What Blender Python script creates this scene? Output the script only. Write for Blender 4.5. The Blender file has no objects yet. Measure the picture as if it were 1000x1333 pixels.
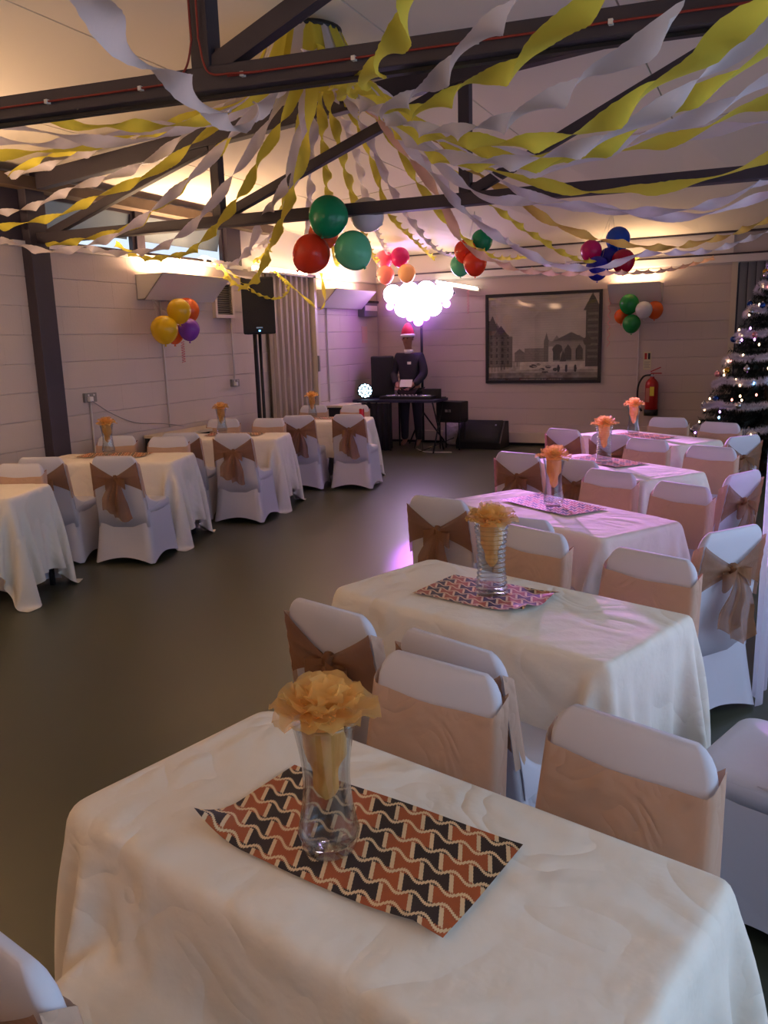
import bpy, bmesh, math, random
import numpy as np
from mathutils import Vector, Matrix, Euler
random.seed(7)
C = bpy.context.scene.collection
sc = bpy.context.scene
PI = math.pi

# ------------------------------------------------------------------ camera, world, lights, exposure
cam_data = bpy.data.cameras.new('camera'); cam = bpy.data.objects.new('camera', cam_data); C.objects.link(cam)
cam_data.sensor_fit = 'HORIZONTAL'; cam_data.sensor_width = 36; cam_data.lens = 38.376; cam_data.clip_end = 100
rx = Vector((0.90728426, 0.41956182, -0.02833996)); ry = -Vector((0.06146471, -0.19898031, -0.97807409)); rz = -Vector((-0.41600164, 0.88564932, -0.20631995))
M = Matrix((rx, ry, rz)).transposed().to_4x4(); M.translation = Vector((0, 0, 1.70)); cam.matrix_world = M
sc.camera = cam
sc.view_settings.view_transform = 'Standard'; sc.view_settings.look = 'None'; sc.view_settings.gamma = 1
sc.view_settings.use_curve_mapping = False; sc.view_settings.exposure = 0.0
W = bpy.data.worlds.new('world'); sc.world = W; W.use_nodes = True
W.node_tree.nodes['Background'].inputs[0].default_value = (0.72, 0.84, 1.0, 1); W.node_tree.nodes['Background'].inputs[1].default_value = 1.1

def area(name, loc, target, sx, sy, power, col, spread=180):
    l = bpy.data.lights.new(name, 'AREA'); l.shape = 'RECTANGLE'; l.size = sx; l.size_y = sy; l.energy = power; l.color = col
    l.spread = math.radians(spread)
    o = bpy.data.objects.new(name, l); C.objects.link(o); o.location = loc
    d = Vector(target) - Vector(loc); o.rotation_euler = d.to_track_quat('-Z', 'Y').to_euler(); return o
WARM = (1.0, 0.66, 0.40)
COOL = (0.55, 0.72, 1.0)
# daylight arriving through the glazing of the right-hand wall (the lamps stand outdoors, in front of the openings)
for y, p in ((0.3, 38), (3.3, 38), (6.3, 20), (9.3, 8)):
    area('daylight', (1.75, y, 1.65), (-3, y, 0.6), 2.2, 1.8, p, COOL)
# ------------------------------------------------------------------ helpers
def srgb(r, g, b):
    f = lambda c: (c / 255) / 12.92 if c / 255 <= 0.04045 else ((c / 255 + 0.055) / 1.055) ** 2.4
    return (f(r), f(g), f(b), 1)
def mat(name, col, rough=0.6, metal=0.0, var=0.0, vscale=4.0, bump=0.0, bscale=30.0, emit=None, estr=0.0, alpha=1.0, trans=0.0, spec=0.5, transl=0.0, bdist=0.01, sheen=0.0):
    m = bpy.data.materials.new(name); m.use_nodes = True; nt = m.node_tree; N = nt.nodes; L = nt.links
    p = N['Principled BSDF']; p.inputs['Base Color'].default_value = col; p.inputs['Roughness'].default_value = rough
    p.inputs['Metallic'].default_value = metal; p.inputs['Specular IOR Level'].default_value = spec
    if sheen: p.inputs['Sheen Weight'].default_value = sheen
    if trans: p.inputs['Transmission Weight'].default_value = trans
    tc = N.new('ShaderNodeTexCoord')
    if var:
        n = N.new('ShaderNodeTexNoise'); n.inputs['Scale'].default_value = vscale; n.inputs['Detail'].default_value = 5
        L.new(tc.outputs['Object'], n.inputs['Vector'])
        mx = N.new('ShaderNodeMix'); mx.data_type = 'RGBA'; L.new(n.outputs['Fac'], mx.inputs[0])
        mx.inputs[6].default_value = tuple(c * (1 - var) for c in col[:3]) + (1,); mx.inputs[7].default_value = tuple(min(1, c * (1 + var)) for c in col[:3]) + (1,)
        L.new(mx.outputs[2], p.inputs['Base Color'])
    if bump:
        n = N.new('ShaderNodeTexNoise'); n.inputs['Scale'].default_value = bscale; n.inputs['Detail'].default_value = 4
        L.new(tc.outputs['Object'], n.inputs['Vector'])
        b = N.new('ShaderNodeBump'); b.inputs['Strength'].default_value = bump; b.inputs['Distance'].default_value = bdist
        L.new(n.outputs['Fac'], b.inputs['Height']); L.new(b.outputs[0], p.inputs['Normal'])
    if emit: p.inputs['Emission Color'].default_value = emit; p.inputs['Emission Strength'].default_value = estr
    out = N['Material Output']; last = p.outputs[0]
    if transl:
        t = N.new('ShaderNodeBsdfTranslucent'); t.inputs[0].default_value = col
        ms = N.new('ShaderNodeMixShader'); ms.inputs[0].default_value = transl; L.new(last, ms.inputs[1]); L.new(t.outputs[0], ms.inputs[2]); last = ms.outputs[0]
    if alpha < 1:
        t = N.new('ShaderNodeBsdfTransparent'); ms = N.new('ShaderNodeMixShader'); ms.inputs[0].default_value = alpha
        L.new(t.outputs[0], ms.inputs[1]); L.new(last, ms.inputs[2]); last = ms.outputs[0]
    L.new(last, out.inputs[0]); return m

def creased(name, col, rough, var, s1, s2, bump, dist, alpha=1.0, transl=0.0):
    """cloth: colour with soft wrinkles (distorted noise ridges) as relief"""
    m = mat(name, col, rough, var=var, vscale=3, alpha=alpha, transl=transl, spec=0.25); nt = m.node_tree; N = nt.nodes; L = nt.links
    p = N['Principled BSDF']; tc = N.new('ShaderNodeTexCoord')
    n1 = N.new('ShaderNodeTexNoise'); n1.inputs['Scale'].default_value = s1; n1.inputs['Detail'].default_value = 2; n1.inputs['Distortion'].default_value = 1.2
    n2 = N.new('ShaderNodeTexNoise'); n2.inputs['Scale'].default_value = s2; n2.inputs['Detail'].default_value = 3
    for n in (n1, n2): L.new(tc.outputs['Object'], n.inputs['Vector'])
    a = N.new('ShaderNodeMath'); a.operation = 'SUBTRACT'; L.new(n1.outputs['Fac'], a.inputs[0]); a.inputs[1].default_value = 0.5
    b = N.new('ShaderNodeMath'); b.operation = 'ABSOLUTE'; L.new(a.outputs[0], b.inputs[0])
    c = N.new('ShaderNodeMath'); c.operation = 'MULTIPLY_ADD'; L.new(n2.outputs['Fac'], c.inputs[0]); c.inputs[1].default_value = 0.12; L.new(b.outputs[0], c.inputs[2])
    bp = N.new('ShaderNodeBump'); bp.inputs['Strength'].default_value = bump; bp.inputs['Distance'].default_value = dist
    L.new(c.outputs[0], bp.inputs['Height']); L.new(bp.outputs[0], p.inputs['Normal']); return m

def link(name, me, m=None, parent=None, smooth=False):
    o = bpy.data.objects.new(name, me); C.objects.link(o)
    if m:
        for q in (m if isinstance(m, (list, tuple)) else [m]): me.materials.append(q)
    if smooth: me.polygons.foreach_set('use_smooth', [True] * len(me.polygons))
    if parent: o.parent = parent
    return o
def from_bm(name, bm, m=None, parent=None, smooth=False):
    me = bpy.data.meshes.new(name); bm.to_mesh(me); bm.free(); return link(name, me, m, parent, smooth)
def from_pd(name, V, F, m=None, parent=None, smooth=True):
    me = bpy.data.meshes.new(name); me.from_pydata([tuple(v) for v in V], [], F); me.update(); return link(name, me, m, parent, smooth)
def tag(o, label=None, cat=None, group=None, kind=None):
    if label: o['label'] = label
    if cat: o['category'] = cat
    if group: o['group'] = group
    if kind: o['kind'] = kind
    return o
def thing(name, loc, rotz, label, cat, group=None):
    o = bpy.data.objects.new(name, None); C.objects.link(o); o.empty_display_size = 0.1
    o.location = loc; o.rotation_euler = (0, 0, rotz); return tag(o, label, cat, group)
def copy_tree(o, parent=None):
    c = o.copy(); C.objects.link(c); c.parent = parent
    for ch in list(o.children): copy_tree(ch, c)
    return c
def box(bm, a, b, mtx=None, bevel=0.0):
    a = Vector(a); b = Vector(b); r = bmesh.ops.create_cube(bm, size=1)['verts']
    for v in r:
        v.co = Vector(((a.x + b.x) / 2 + v.co.x * (b.x - a.x), (a.y + b.y) / 2 + v.co.y * (b.y - a.y), (a.z + b.z) / 2 + v.co.z * (b.z - a.z)))
    if bevel:
        es = list({e for v in r for e in v.link_edges}); x = bmesh.ops.bevel(bm, geom=es, offset=bevel, segments=2, affect='EDGES', profile=0.6)
        r = list({v for f in x['faces'] for v in f.verts} | {v for v in r if v.is_valid})
    if mtx is not None: bmesh.ops.transform(bm, matrix=mtx, verts=r)
    return r
def boxo(name, a, b, m, parent=None, bevel=0.0, mtx=None):
    bm = bmesh.new(); box(bm, a, b, mtx, bevel); return from_bm(name, bm, m, parent)
def beam(bm, p, q, w, h, bevel=0.0):
    """rectangular bar from p to q"""
    p = Vector(p); q = Vector(q); d = q - p; L = d.length; up = Vector((0, 0, 1)) if abs(d.normalized().z) < 0.95 else Vector((0, 1, 0))
    x = d.normalized(); y = up.cross(x).normalized(); z = x.cross(y)
    m = Matrix((x, y, z)).transposed().to_4x4(); m.translation = (p + q) / 2
    box(bm, (-L / 2, -w / 2, -h / 2), (L / 2, w / 2, h / 2), m, bevel)
def tube(pts, r, n=8, rad=None, cap=True):
    """V,F of a tube through pts"""
    P = [Vector(p) for p in pts]; V = []; F = []; prev = None
    for i, p in enumerate(P):
        t = (P[min(i + 1, len(P) - 1)] - P[max(i - 1, 0)]).normalized()
        if prev is None: a = t.cross(Vector((0, 0, 1)) if abs(t.z) < 0.9 else Vector((1, 0, 0))).normalized()
        else: a = (prev - t * prev.dot(t)).normalized()
        prev = a; b = t.cross(a); rr = rad[i] if rad else r
        for k in range(n):
            an = 2 * PI * k / n; V.append(p + (a * math.cos(an) + b * math.sin(an)) * rr)
    for i in range(len(P) - 1):
        for k in range(n): F.append((i * n + k, i * n + (k + 1) % n, (i + 1) * n + (k + 1) % n, (i + 1) * n + k))
    if cap: F.append(tuple(range(n))[::-1]); F.append(tuple((len(P) - 1) * n + k for k in range(n)))
    return V, F
def tubeo(name, pts, r, m, parent=None, n=8, rad=None): V, F = tube(pts, r, n, rad); return from_pd(name, V, F, m, parent)
def lathe(name, prof, m, parent=None, n=32, loc=(0, 0, 0), axis=None):
    V = []; F = []
    for r, z in prof:
        for k in range(n): V.append(Vector((r * math.cos(2 * PI * k / n), r * math.sin(2 * PI * k / n), z)))
    for i in range(len(prof) - 1):
        for k in range(n): F.append((i * n + k, i * n + (k + 1) % n, (i + 1) * n + (k + 1) % n, (i + 1) * n + k))
    if axis is not None: q = Vector(axis).to_track_quat('Z', 'Y'); V = [q @ v for v in V]
    V = [v + Vector(loc) for v in V]; return from_pd(name, V, F, m, parent)
def catmull(P, n):
    P = [np.array(p, float) for p in P]; P = [2 * P[0] - P[1]] + P + [2 * P[-1] - P[-2]]; out = []
    for i in range(1, len(P) - 2):
        a, b, c, d = P[i - 1:i + 3]
        for k in range(n):
            t = k / n; out.append(0.5 * ((2 * b) + (c - a) * t + (2 * a - 5 * b + 4 * c - d) * t * t + (3 * b - a - 3 * c + d) * t ** 3))
    out.append(P[-2]); return out
def resample(P, step):
    P = np.array(P); s = np.concatenate([[0], np.cumsum(np.linalg.norm(np.diff(P, axis=0), axis=1))]); n = max(6, int(s[-1] / step))
    u = np.linspace(0, s[-1], n); return np.stack([np.interp(u, s, P[:, i]) for i in range(3)], 1), u
def rrect(w, d, r, n=5):
    """rounded rectangle ring, full sizes w, d"""
    out = []
    for cx, cy, a0 in ((w / 2 - r, d / 2 - r, 0), (-w / 2 + r, d / 2 - r, PI / 2), (-w / 2 + r, -d / 2 + r, PI), (w / 2 - r, -d / 2 + r, 1.5 * PI)):
        for k in range(n): a = a0 + PI / 2 * k / (n - 1); out.append((cx + r * math.cos(a), cy + r * math.sin(a)))
    return out
def loft(name, rings, m, parent=None, cap0=True, cap1=True, smooth=True):
    n = len(rings[0]); V = [p for r in rings for p in r]; F = []
    for i in range(len(rings) - 1):
        for k in range(n): F.append((i * n + k, i * n + (k + 1) % n, (i + 1) * n + (k + 1) % n, (i + 1) * n + k))
    if cap0: F.append(tuple(range(n))[::-1])
    if cap1: F.append(tuple((len(rings) - 1) * n + k for k in range(n)))
    return from_pd(name, V, F, m, parent, smooth)
def grid(name, fn, nu, nv, m, parent=None, smooth=True, thick=0.0):
    V = [fn(i / nu, j / nv) for i in range(nu + 1) for j in range(nv + 1)]
    F = [(i * (nv + 1) + j, (i + 1) * (nv + 1) + j, (i + 1) * (nv + 1) + j + 1, i * (nv + 1) + j + 1) for i in range(nu) for j in range(nv)]
    o = from_pd(name, V, F, m, parent, smooth)
    if thick: s = o.modifiers.new('thickness', 'SOLIDIFY'); s.thickness = thick; s.offset = 0
    return o
def fnoise(x, y, s=0):
    return (math.sin(x * 3.1 + s) * math.cos(y * 2.7 + s * 1.7) + 0.5 * math.sin(x * 7.3 + y * 5.1 + s * 2.3) + 0.25 * math.sin(x * 13.7 - y * 11.9 + s)) / 1.75

# ------------------------------------------------------------------ materials
m_wall = mat('painted block', srgb(198, 182, 172), 0.75, var=0.03, vscale=2, bump=0.35, bscale=60, bdist=0.004)
m_joint = mat('mortar joint', srgb(196, 186, 182), 0.9)
m_white = mat('white board', srgb(222, 214, 208), 0.7, var=0.03)
m_ceil = mat('ceiling board', srgb(226, 214, 196), 0.8, var=0.02, vscale=1)
m_dark = mat('dark painted steel', srgb(58, 50, 60), 0.5, var=0.15, vscale=8, bump=0.1, bscale=40)
m_brown = mat('brown timber', srgb(96, 78, 60), 0.6, var=0.2, vscale=10)
m_floor = mat('olive vinyl floor', srgb(70, 72, 56), 0.34, var=0.14, vscale=1.3, bump=0.05, bscale=200, spec=0.45)
m_sock = mat('grey socket metal', srgb(150, 145, 140), 0.35, metal=0.6)
m_plug = mat('white plastic', srgb(225, 220, 215), 0.4)
m_pipe = mat('painted conduit', srgb(205, 196, 190), 0.5)
m_red = mat('red cable', srgb(140, 44, 34), 0.5)
m_cloth = creased('cream tablecloth', srgb(236, 228, 216), 0.85, 0.02, 2.6, 14, 0.75, 0.06)
m_cover = creased('white chair cover', srgb(208, 206, 217), 0.7, 0.02, 3.5, 9, 0.16, 0.02)
m_band = creased('beige organza band', srgb(208, 172, 148), 0.6, 0.12, 5, 18, 0.8, 0.03, alpha=0.90, transl=0.12)
m_bow = creased('bronze organza', srgb(164, 114, 78), 0.5, 0.2, 8, 30, 0.9, 0.015, alpha=0.74, transl=0.35)
m_puff = creased('orange organza', srgb(255, 206, 122), 0.5, 0.08, 14, 50, 0.5, 0.01, alpha=0.5, transl=0.5)
m_puff_core = creased('folded orange organza', srgb(250, 190, 104), 0.5, 0.15, 14, 50, 0.8, 0.01, alpha=0.92, transl=0.4)
m_leg = mat('black table leg', srgb(28, 26, 30), 0.4)
m_top = mat('tabletop laminate', srgb(150, 120, 90), 0.5)
m_black = mat('black plastic', srgb(18, 17, 21), 0.55)
m_grille = mat('speaker grille', srgb(24, 23, 27), 0.7, bump=0.6, bscale=160)
m_chrome = mat('bare metal', srgb(180, 180, 184), 0.25, metal=1)
m_frost = mat('frosted grey glass', srgb(120, 128, 130), 0.3, alpha=0.75)
m_beige = mat('beige enamel', srgb(205, 190, 168), 0.45)
m_lampbox = mat('cream lamp box', srgb(214, 206, 196), 0.5)
m_yel = creased('yellow crepe', srgb(226, 214, 84), 0.8, 0.05, 9, 60, 0.5, 0.006, transl=0.45)
m_lav = creased('white crepe', srgb(222, 214, 222), 0.8, 0.04, 9, 60, 0.5, 0.006, transl=0.45)
m_gold = creased('gold crepe', srgb(214, 178, 92), 0.8, 0.05, 9, 60, 0.5, 0.006, transl=0.45)
m_peach = creased('peach crepe', srgb(236, 192, 166), 0.8, 0.05, 9, 60, 0.5, 0.006, transl=0.45)
m_tube = mat('lit tube', (1, 0.8, 0.55, 1), emit=(1, 0.74, 0.45, 1), estr=22)
m_cold_tube = mat('lit batten', (1, 0.95, 0.8, 1), emit=(1, 0.92, 0.74, 1), estr=12)

def glass(name, tint=(1, 1, 1, 1), rough=0.0, thin=True):
    m = bpy.data.materials.new(name); m.use_nodes = True; N = m.node_tree.nodes; L = m.node_tree.links; N.remove(N['Principled BSDF'])
    g = N.new('ShaderNodeBsdfGlossy'); g.inputs['Roughness'].default_value = rough + 0.02
    t = N.new('ShaderNodeBsdfTransparent'); t.inputs[0].default_value = tint
    lw = N.new('ShaderNodeLayerWeight'); lw.inputs[0].default_value = 0.5
    p = N.new('ShaderNodeMath'); p.operation = 'POWER'; p.inputs[1].default_value = 2.2; L.new(lw.outputs['Facing'], p.inputs[0])
    a = N.new('ShaderNodeMath'); a.operation = 'MULTIPLY_ADD'; a.inputs[1].default_value = 0.75; a.inputs[2].default_value = 0.05; L.new(p.outputs[0], a.inputs[0])
    ms = N.new('ShaderNodeMixShader'); L.new(a.outputs[0], ms.inputs[0]); L.new(t.outputs[0], ms.inputs[1]); L.new(g.outputs[0], ms.inputs[2]); L.new(ms.outputs[0], N['Material Output'].inputs[0])
    return m
m_pane = glass('window glass', (0.85, 0.9, 0.92, 1))
m_clear = glass('picture glass', (0.98, 0.98, 0.98, 1))
m_vase = glass('clear vase glass', (0.90, 0.93, 0.95, 1))
m_sheer = mat('sheer white drape', srgb(228, 226, 240), 0.8, alpha=0.8, transl=0.5)

# ------------------------------------------------------------------ the room
XL, XR, YB, YF = -5.95, 1.3, 12.64, -2.3
def zc(x): return 3.2 + 0.095 * (x + 5.95)
def struct(o): o['kind'] = 'structure'; return o
struct(boxo('floor', (XL - 0.3, YF - 0.3, -0.1), (XR + 0.3, YB + 0.6, 0), m_floor))
# left wall: slab with the clerestory opening, blocks laid on it as parts
bm = bmesh.new(); box(bm, (XL - 0.25, YF, 0), (XL - 0.012, YB + 0.25, 2.6)); box(bm, (XL - 0.25, YF, 3.08), (XL - 0.012, YB + 0.25, 3.45))
box(bm, (XL - 0.25, YF, 2.6), (XL - 0.012, 5.42, 3.08)); box(bm, (XL - 0.25, 8.70, 2.6), (XL - 0.012, YB + 0.25, 3.08))
wall_left = struct(from_bm('wall_left', bm, m_joint))
bm = bmesh.new(); box(bm, (XL - 0.25, YB + 0.012, 0), (-0.52, YB + 0.2, 2.6)); box(bm, (XL - 0.25, YB + 0.012, 2.6), (XR + 0.2, YB + 0.2, 4.2))
box(bm, (0.9, YB + 0.012, 0), (XR + 0.2, YB + 0.2, 2.6))
wall_back = struct(from_bm('wall_back', bm, m_joint))
def block_mesh(name, axis):
    bm = bmesh.new(); L = 0.4569; Hh = 0.247
    if axis == 'y': box(bm, (-0.02, -L / 2, -Hh / 2), (0.012, L / 2, Hh / 2), bevel=0)
    else: box(bm, (-L / 2, -0.012, -Hh / 2), (L / 2, 0.02, Hh / 2), bevel=0)
    bmesh.ops.bevel(bm, geom=[e for e in bm.edges if abs((e.verts[0].co - e.verts[1].co).z) < 0.01], offset=0.0045, segments=1, affect='EDGES')
    me = bpy.data.meshes.new(name); bm.to_mesh(me); bm.free(); me.materials.append(m_wall); return me
mly, mlx = block_mesh('block', 'y'), block_mesh('block', 'x')
def lay(parent, me, axis, a, b, fixed):
    k = 0
    for row in range(-1, 10):
        z0 = 0.075 + 0.25 * row; z1 = z0 + 0.25; zz0 = max(0, z0); h = z1 - zz0
        if h < 0.02: continue
        s = a - (0.23 if row % 2 else 0)
        while s < b - 0.01:
            s0, s1 = max(a, s), min(b, s + 0.4575)
            if s1 - s0 > 0.03:
                o = bpy.data.objects.new('block', me); C.objects.link(o); o.parent = parent
                mid = (s0 + s1) / 2; j = random.uniform(-0.0006, 0.0006)
                o.location = (fixed + j, mid, (zz0 + z1) / 2) if axis == 'y' else (mid, fixed + j, (zz0 + z1) / 2)
                sc_ = (s1 - s0) / 0.4575; hz = h / 0.25
                o.scale = (1, sc_, hz) if axis == 'y' else (sc_, 1, hz)
                k += 1
            s += 0.4575
    return k
lay(wall_left, mly, 'y', 1.0, 12.62, XL - 0.012)
lay(wall_back, mlx, 'x', -5.93, -0.54, YB + 0.012)
struct(boxo('baseboard_back', (-5.9, YB - 0.02, 0), (-0.55, YB, 0.035), m_black))
# white boarding above the back wall's blocks, with two thin dark joints
bb = struct(boxo('trim_1', (XL, YB - 0.03, 2.72), (-0.54, YB, 2.99), m_white)); 
struct(boxo('trim_2', (XL, YB - 0.05, 2.60), (XR, YB - 0.0, 2.695), m_white))
struct(boxo('trim_3', (XL, YB - 0.045, 2.695), (XR, YB - 0.0, 2.72), m_dark))
struct(boxo('trim_4', (XL, YB - 0.06, 2.985), (XR, YB - 0.0, 3.01), m_dark))
# white strip of wall above the blocks beyond the windows, sill and edge beam
struct(boxo('trim_5', (XL - 0.02, 8.70, 2.60), (XL + 0.012, YB, 3.2), m_white))
struct(boxo('trim_6', (XL - 0.05, 5.3, 2.575), (XL + 0.05, 8.72, 2.62), m_white))
struct(boxo('trim_7', (XL - 0.02, YF, 3.04), (XL + 0.16, 9.3, 3.14), m_brown))
struct(boxo('trim_8', (XL - 0.02, YF, 2.62), (XL + 0.03, 5.42, 3.04), m_dark))
struct(boxo('trim_9', (XL - 0.04, 8.42, 2.62), (XL + 0.05, 8.70, 3.04), m_dark))
# clerestory windows: top-hung panes, each tilted a little into the room
def clerestory(n, y0, y1):
    w = bpy.data.objects.new('window_%d' % n, None); C.objects.link(w); w.location = (XL, (y0 + y1) / 2, 2.62); struct(w)
    hw = (y1 - y0) / 2
    bm = bmesh.new()
    box(bm, (-0.05, -hw, 0), (0.0, hw, 0.035)); box(bm, (-0.05, -hw, 0.39), (0.0, hw, 0.42)); box(bm, (-0.05, -hw, 0.035), (0, -hw + 0.035, 0.39)); box(bm, (-0.05, hw - 0.035, 0.035), (0, hw, 0.39))
    from_bm('window_frame', bm, m_dark, w)
    p = boxo('pane', (-0.003, -hw + 0.035, 0), (0.003, hw - 0.035, 0.25), m_frost, w); p.location = (-0.075, 0, 0.15); p.rotation_euler = (0, math.radians(14), 0)
clerestory(1, 5.66, 6.88); clerestory(2, 7.0, 8.42)
struct(boxo('trim_10', (XL - 0.05, 6.88, 2.62), (XL + 0.03, 7.0, 3.04), m_dark))
struct(boxo('trim_11', (XL - 0.05, 5.62, 2.62), (XL + 0.0, 5.68, 3.04), m_dark))
# steel column of the left wall
col = struct(boxo('trim_12', (XL - 0.01, 5.43, 0), (XL + 0.11, 5.64, 3.15), m_dark, bevel=0.008))
bm = bmesh.new(); box(bm, (XL, 2.2, 0), (XL + 0.11, 2.41, 3.15), bevel=0.008); struct(from_bm('trim_13', bm, m_dark))
# ceiling: deck with boards laid as parts, joints run away from the camera
ceiling = struct(from_pd('ceiling', [(XL - 0.3, YF, zc(XL - 0.3) + 0.03), (XR + 0.3, YF, zc(XR + 0.3) + 0.03), (XR + 0.3, 9.05, zc(XR + 0.3) + 0.03), (XL - 0.3, 9.05, zc(XL - 0.3) + 0.03),
    (XR + 0.3, YB + 0.1, 3.9), (XL - 0.3, YB + 0.1, 3.24), (XR + 0.3, 9.05, 4.3), (XL - 0.3, 9.05, 4.3), (XR + 0.3, YF, 4.3), (XL - 0.3, YF, 4.3), (XR + 0.3, YB + 0.1, 4.3), (XL - 0.3, YB + 0.1, 4.3)],
    [(0, 3, 2, 1), (3, 5, 4, 2), (9, 8, 6, 7), (7, 6, 10, 11)], m_dark, smooth=False))
js = [XL - 0.1, -4.90, -3.60, -2.28, -0.98, 0.32, XR + 0.15]; ys = [YF, 0.1, 2.75, 5.75, 9.045]
for i in range(len(js) - 1):
    for j in range(len(ys) - 1):
        x0, x1 = js[i] + 0.006, js[i + 1] - 0.006; y0, y1 = ys[j] + 0.004, ys[j + 1] - 0.004
        P = [(x0, y0, zc(x0)), (x1, y0, zc(x1)), (x1, y1, zc(x1)), (x0, y1, zc(x0))]; Q = [(a, b, c + 0.025) for a, b, c in P]
        from_pd('ceiling_board', P + Q, [(0, 3, 2, 1), (4, 5, 6, 7), (0, 1, 5, 4), (1, 2, 6, 5), (2, 3, 7, 6), (3, 0, 4, 7)], m_ceil, ceiling, smooth=False)
    x0, x1 = js[i] + (0.0 if i else 0), js[i + 1]
    P = [(x0, 9.065, zc(x0) - 0.004), (x1, 9.065, zc(x1) - 0.004), (x1, YB, 3.0), (x0, YB, 3.0)]; Q = [(a, b, c + 0.025) for a, b, c in P]
    from_pd('ceiling_board', P + Q, [(0, 3, 2, 1), (4, 5, 6, 7), (0, 1, 5, 4), (1, 2, 6, 5), (2, 3, 7, 6), (3, 0, 4, 7)], m_ceil, ceiling, smooth=False)
# right wall: low sill, head and posts around tall glazing; rear wall behind the camera
bm = bmesh.new(); box(bm, (XR, YF, 0), (XR + 0.2, YB + 0.2, 0.45)); box(bm, (XR, YF, 2.6), (XR + 0.2, YB + 0.2, 4.1))
for y0, y1 in ((YF, -1.2), (1.5, 1.9), (4.6, 5.0), (7.7, 8.1), (10.8, YB + 0.2)): box(bm, (XR, y0, 0.45), (XR + 0.2, y1, 2.6))
struct(from_bm('wall_right', bm, m_wall))
struct(boxo('wall_front', (XL - 0.25, YF - 0.2, 0), (XR + 0.2, YF, 4.1), m_wall))
for n, (y0, y1) in enumerate(((-1.2, 1.5), (1.9, 4.6), (5.0, 7.7), (8.1, 10.8))):
    w = bpy.data.objects.new('window_%d' % (n + 3), None); C.objects.link(w); w.location = (XR, (y0 + y1) / 2, 0.45); struct(w); hw = (y1 - y0) / 2
    bm = bmesh.new(); box(bm, (0.06, -hw, 0), (0.12, hw, 0.06)); box(bm, (0.06, -hw, 2.09), (0.12, hw, 2.15))
    for y in (-hw, -0.03, hw - 0.06): box(bm, (0.06, y, 0.06), (0.12, y + 0.06, 2.09))
    from_bm('window_frame', bm, m_white, w)
    for a, b in ((-hw + 0.06, -0.03), (0.03, hw - 0.06)): boxo('pane', (0.087, a, 0.06), (0.093, b, 2.09), m_pane, w)
# curtained opening at the right end of the back wall: reveal post and vertical blind
struct(boxo('trim_14', (-0.545, YB - 0.03, 0), (-0.47, YB + 0.05, 2.72), m_beige))
struct(boxo('trim_15', (-0.52, YB + 0.3, 0), (1.0, YB + 0.34, 2.65), m_dark))
m_blind = mat('blind fabric', srgb(150, 142, 140), 0.8, bump=0.2, bscale=90)
vb = thing('vertical_blind', (0.2, YB + 0.05, 0.05), 0, 'grey vertical slat blind at the end of the back wall, behind the decorated tree', 'blind')
boxo('headrail', (-0.66, -0.03, 2.54), (0.7, 0.03, 2.6), m_chrome, vb)
for k in range(13):
    s = boxo('slat', (-0.055, -0.002, 0.02), (0.055, 0.002, 2.54), m_blind, vb); s.location = (-0.60 + 0.105 * k, 0, 0); s.rotation_euler = (0, 0, math.radians(34))

# ------------------------------------------------------------------ roof trusses
def truss(name, y_at, x0, x1, posts, label, conduit):
    t = thing(name, (0, 0, 0), 0, label, 'roof truss')
    P = lambda x, z: Vector((x, y_at(x), z))
    zb = 2.645
    bm = bmesh.new(); beam(bm, P(x0, zb), P(x1, zb), 0.10, 0.085, 0.006)
    from_bm('bottom_chord', bm, m_dark, t)
    bm = bmesh.new(); beam(bm, P(x0, zc(x0) - 0.10), P(x1, zc(x1) - 0.10), 0.09, 0.14, 0.006); from_bm('top_chord', bm, m_dark, t)
    for x in posts:
        bm = bmesh.new(); beam(bm, P(x, zb), P(x, zc(x) - 0.12), 0.08, 0.08, 0.005); from_bm('post', bm, m_dark, t)
        bm = bmesh.new(); beam(bm, P(x - 0.05, zb + 0.07), P(x + 0.13, zb + 0.07), 0.012, 0.08); from_bm('gusset_plate', bm, m_dark, t)
    nodes = [x0 + 0.1] + posts
    for a, b in zip(nodes, posts + [x1]):
        bm = bmesh.new(); beam(bm, P(a + 0.0, zb + 0.03), P(b - 0.06, zc(b) - 0.17), 0.06, 0.07, 0.004); from_bm('diagonal', bm, m_dark, t)
    if conduit:
        yy = lambda x: y_at(x) - 0.062
        xc = posts[1]; e = 0.03
        c1 = [(x0 + 0.1, yy(x0 + 0.1), zb - 0.005), (xc - 0.40, yy(xc - 0.4), zb - 0.005), (xc - 0.30, yy(xc - 0.3), zb - 0.005), (xc - 0.18, yy(xc), zb - 0.005), (xc - 0.06, yy(xc), zb + 0.03), (xc - 0.018, yy(xc) - 0.0, zb + 0.12), (xc - 0.016, yy(xc), zb + 0.2), (xc - 0.015, yy(xc), zc(xc) - 0.2)]
        c2 = [(xc + 0.015, yy(xc), zc(xc) - 0.2), (xc + 0.016, yy(xc), zb + 0.2), (xc + 0.018, yy(xc), zb + 0.12), (xc + 0.05, yy(xc), zb + 0.015), (xc + 0.16, yy(xc), zb - 0.005), (xc + 0.26, yy(xc + 0.26), zb - 0.005), (xc + 0.36, yy(xc + 0.36), zb - 0.005), (x1 - 0.05, yy(x1), zb - 0.005)]
        for c in (c1, c2): tubeo('red_cable', catmull(c, 8), 0.004, m_red, t, 6)
        for x in np.arange(x0 + 0.4, x1, 0.42):
            boxo('cable_clip', (x - 0.007, yy(x) - 0.008, zb - 0.013), (x + 0.007, yy(x) + 0.015, zb + 0.002), m_plug, t)
        bm = bmesh.new(); beam(bm, P(x0, zb - 0.052), P(x1, zb - 0.052), 0.03, 0.012); from_bm('cable_tray', bm, m_black, t)
    return t
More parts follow.
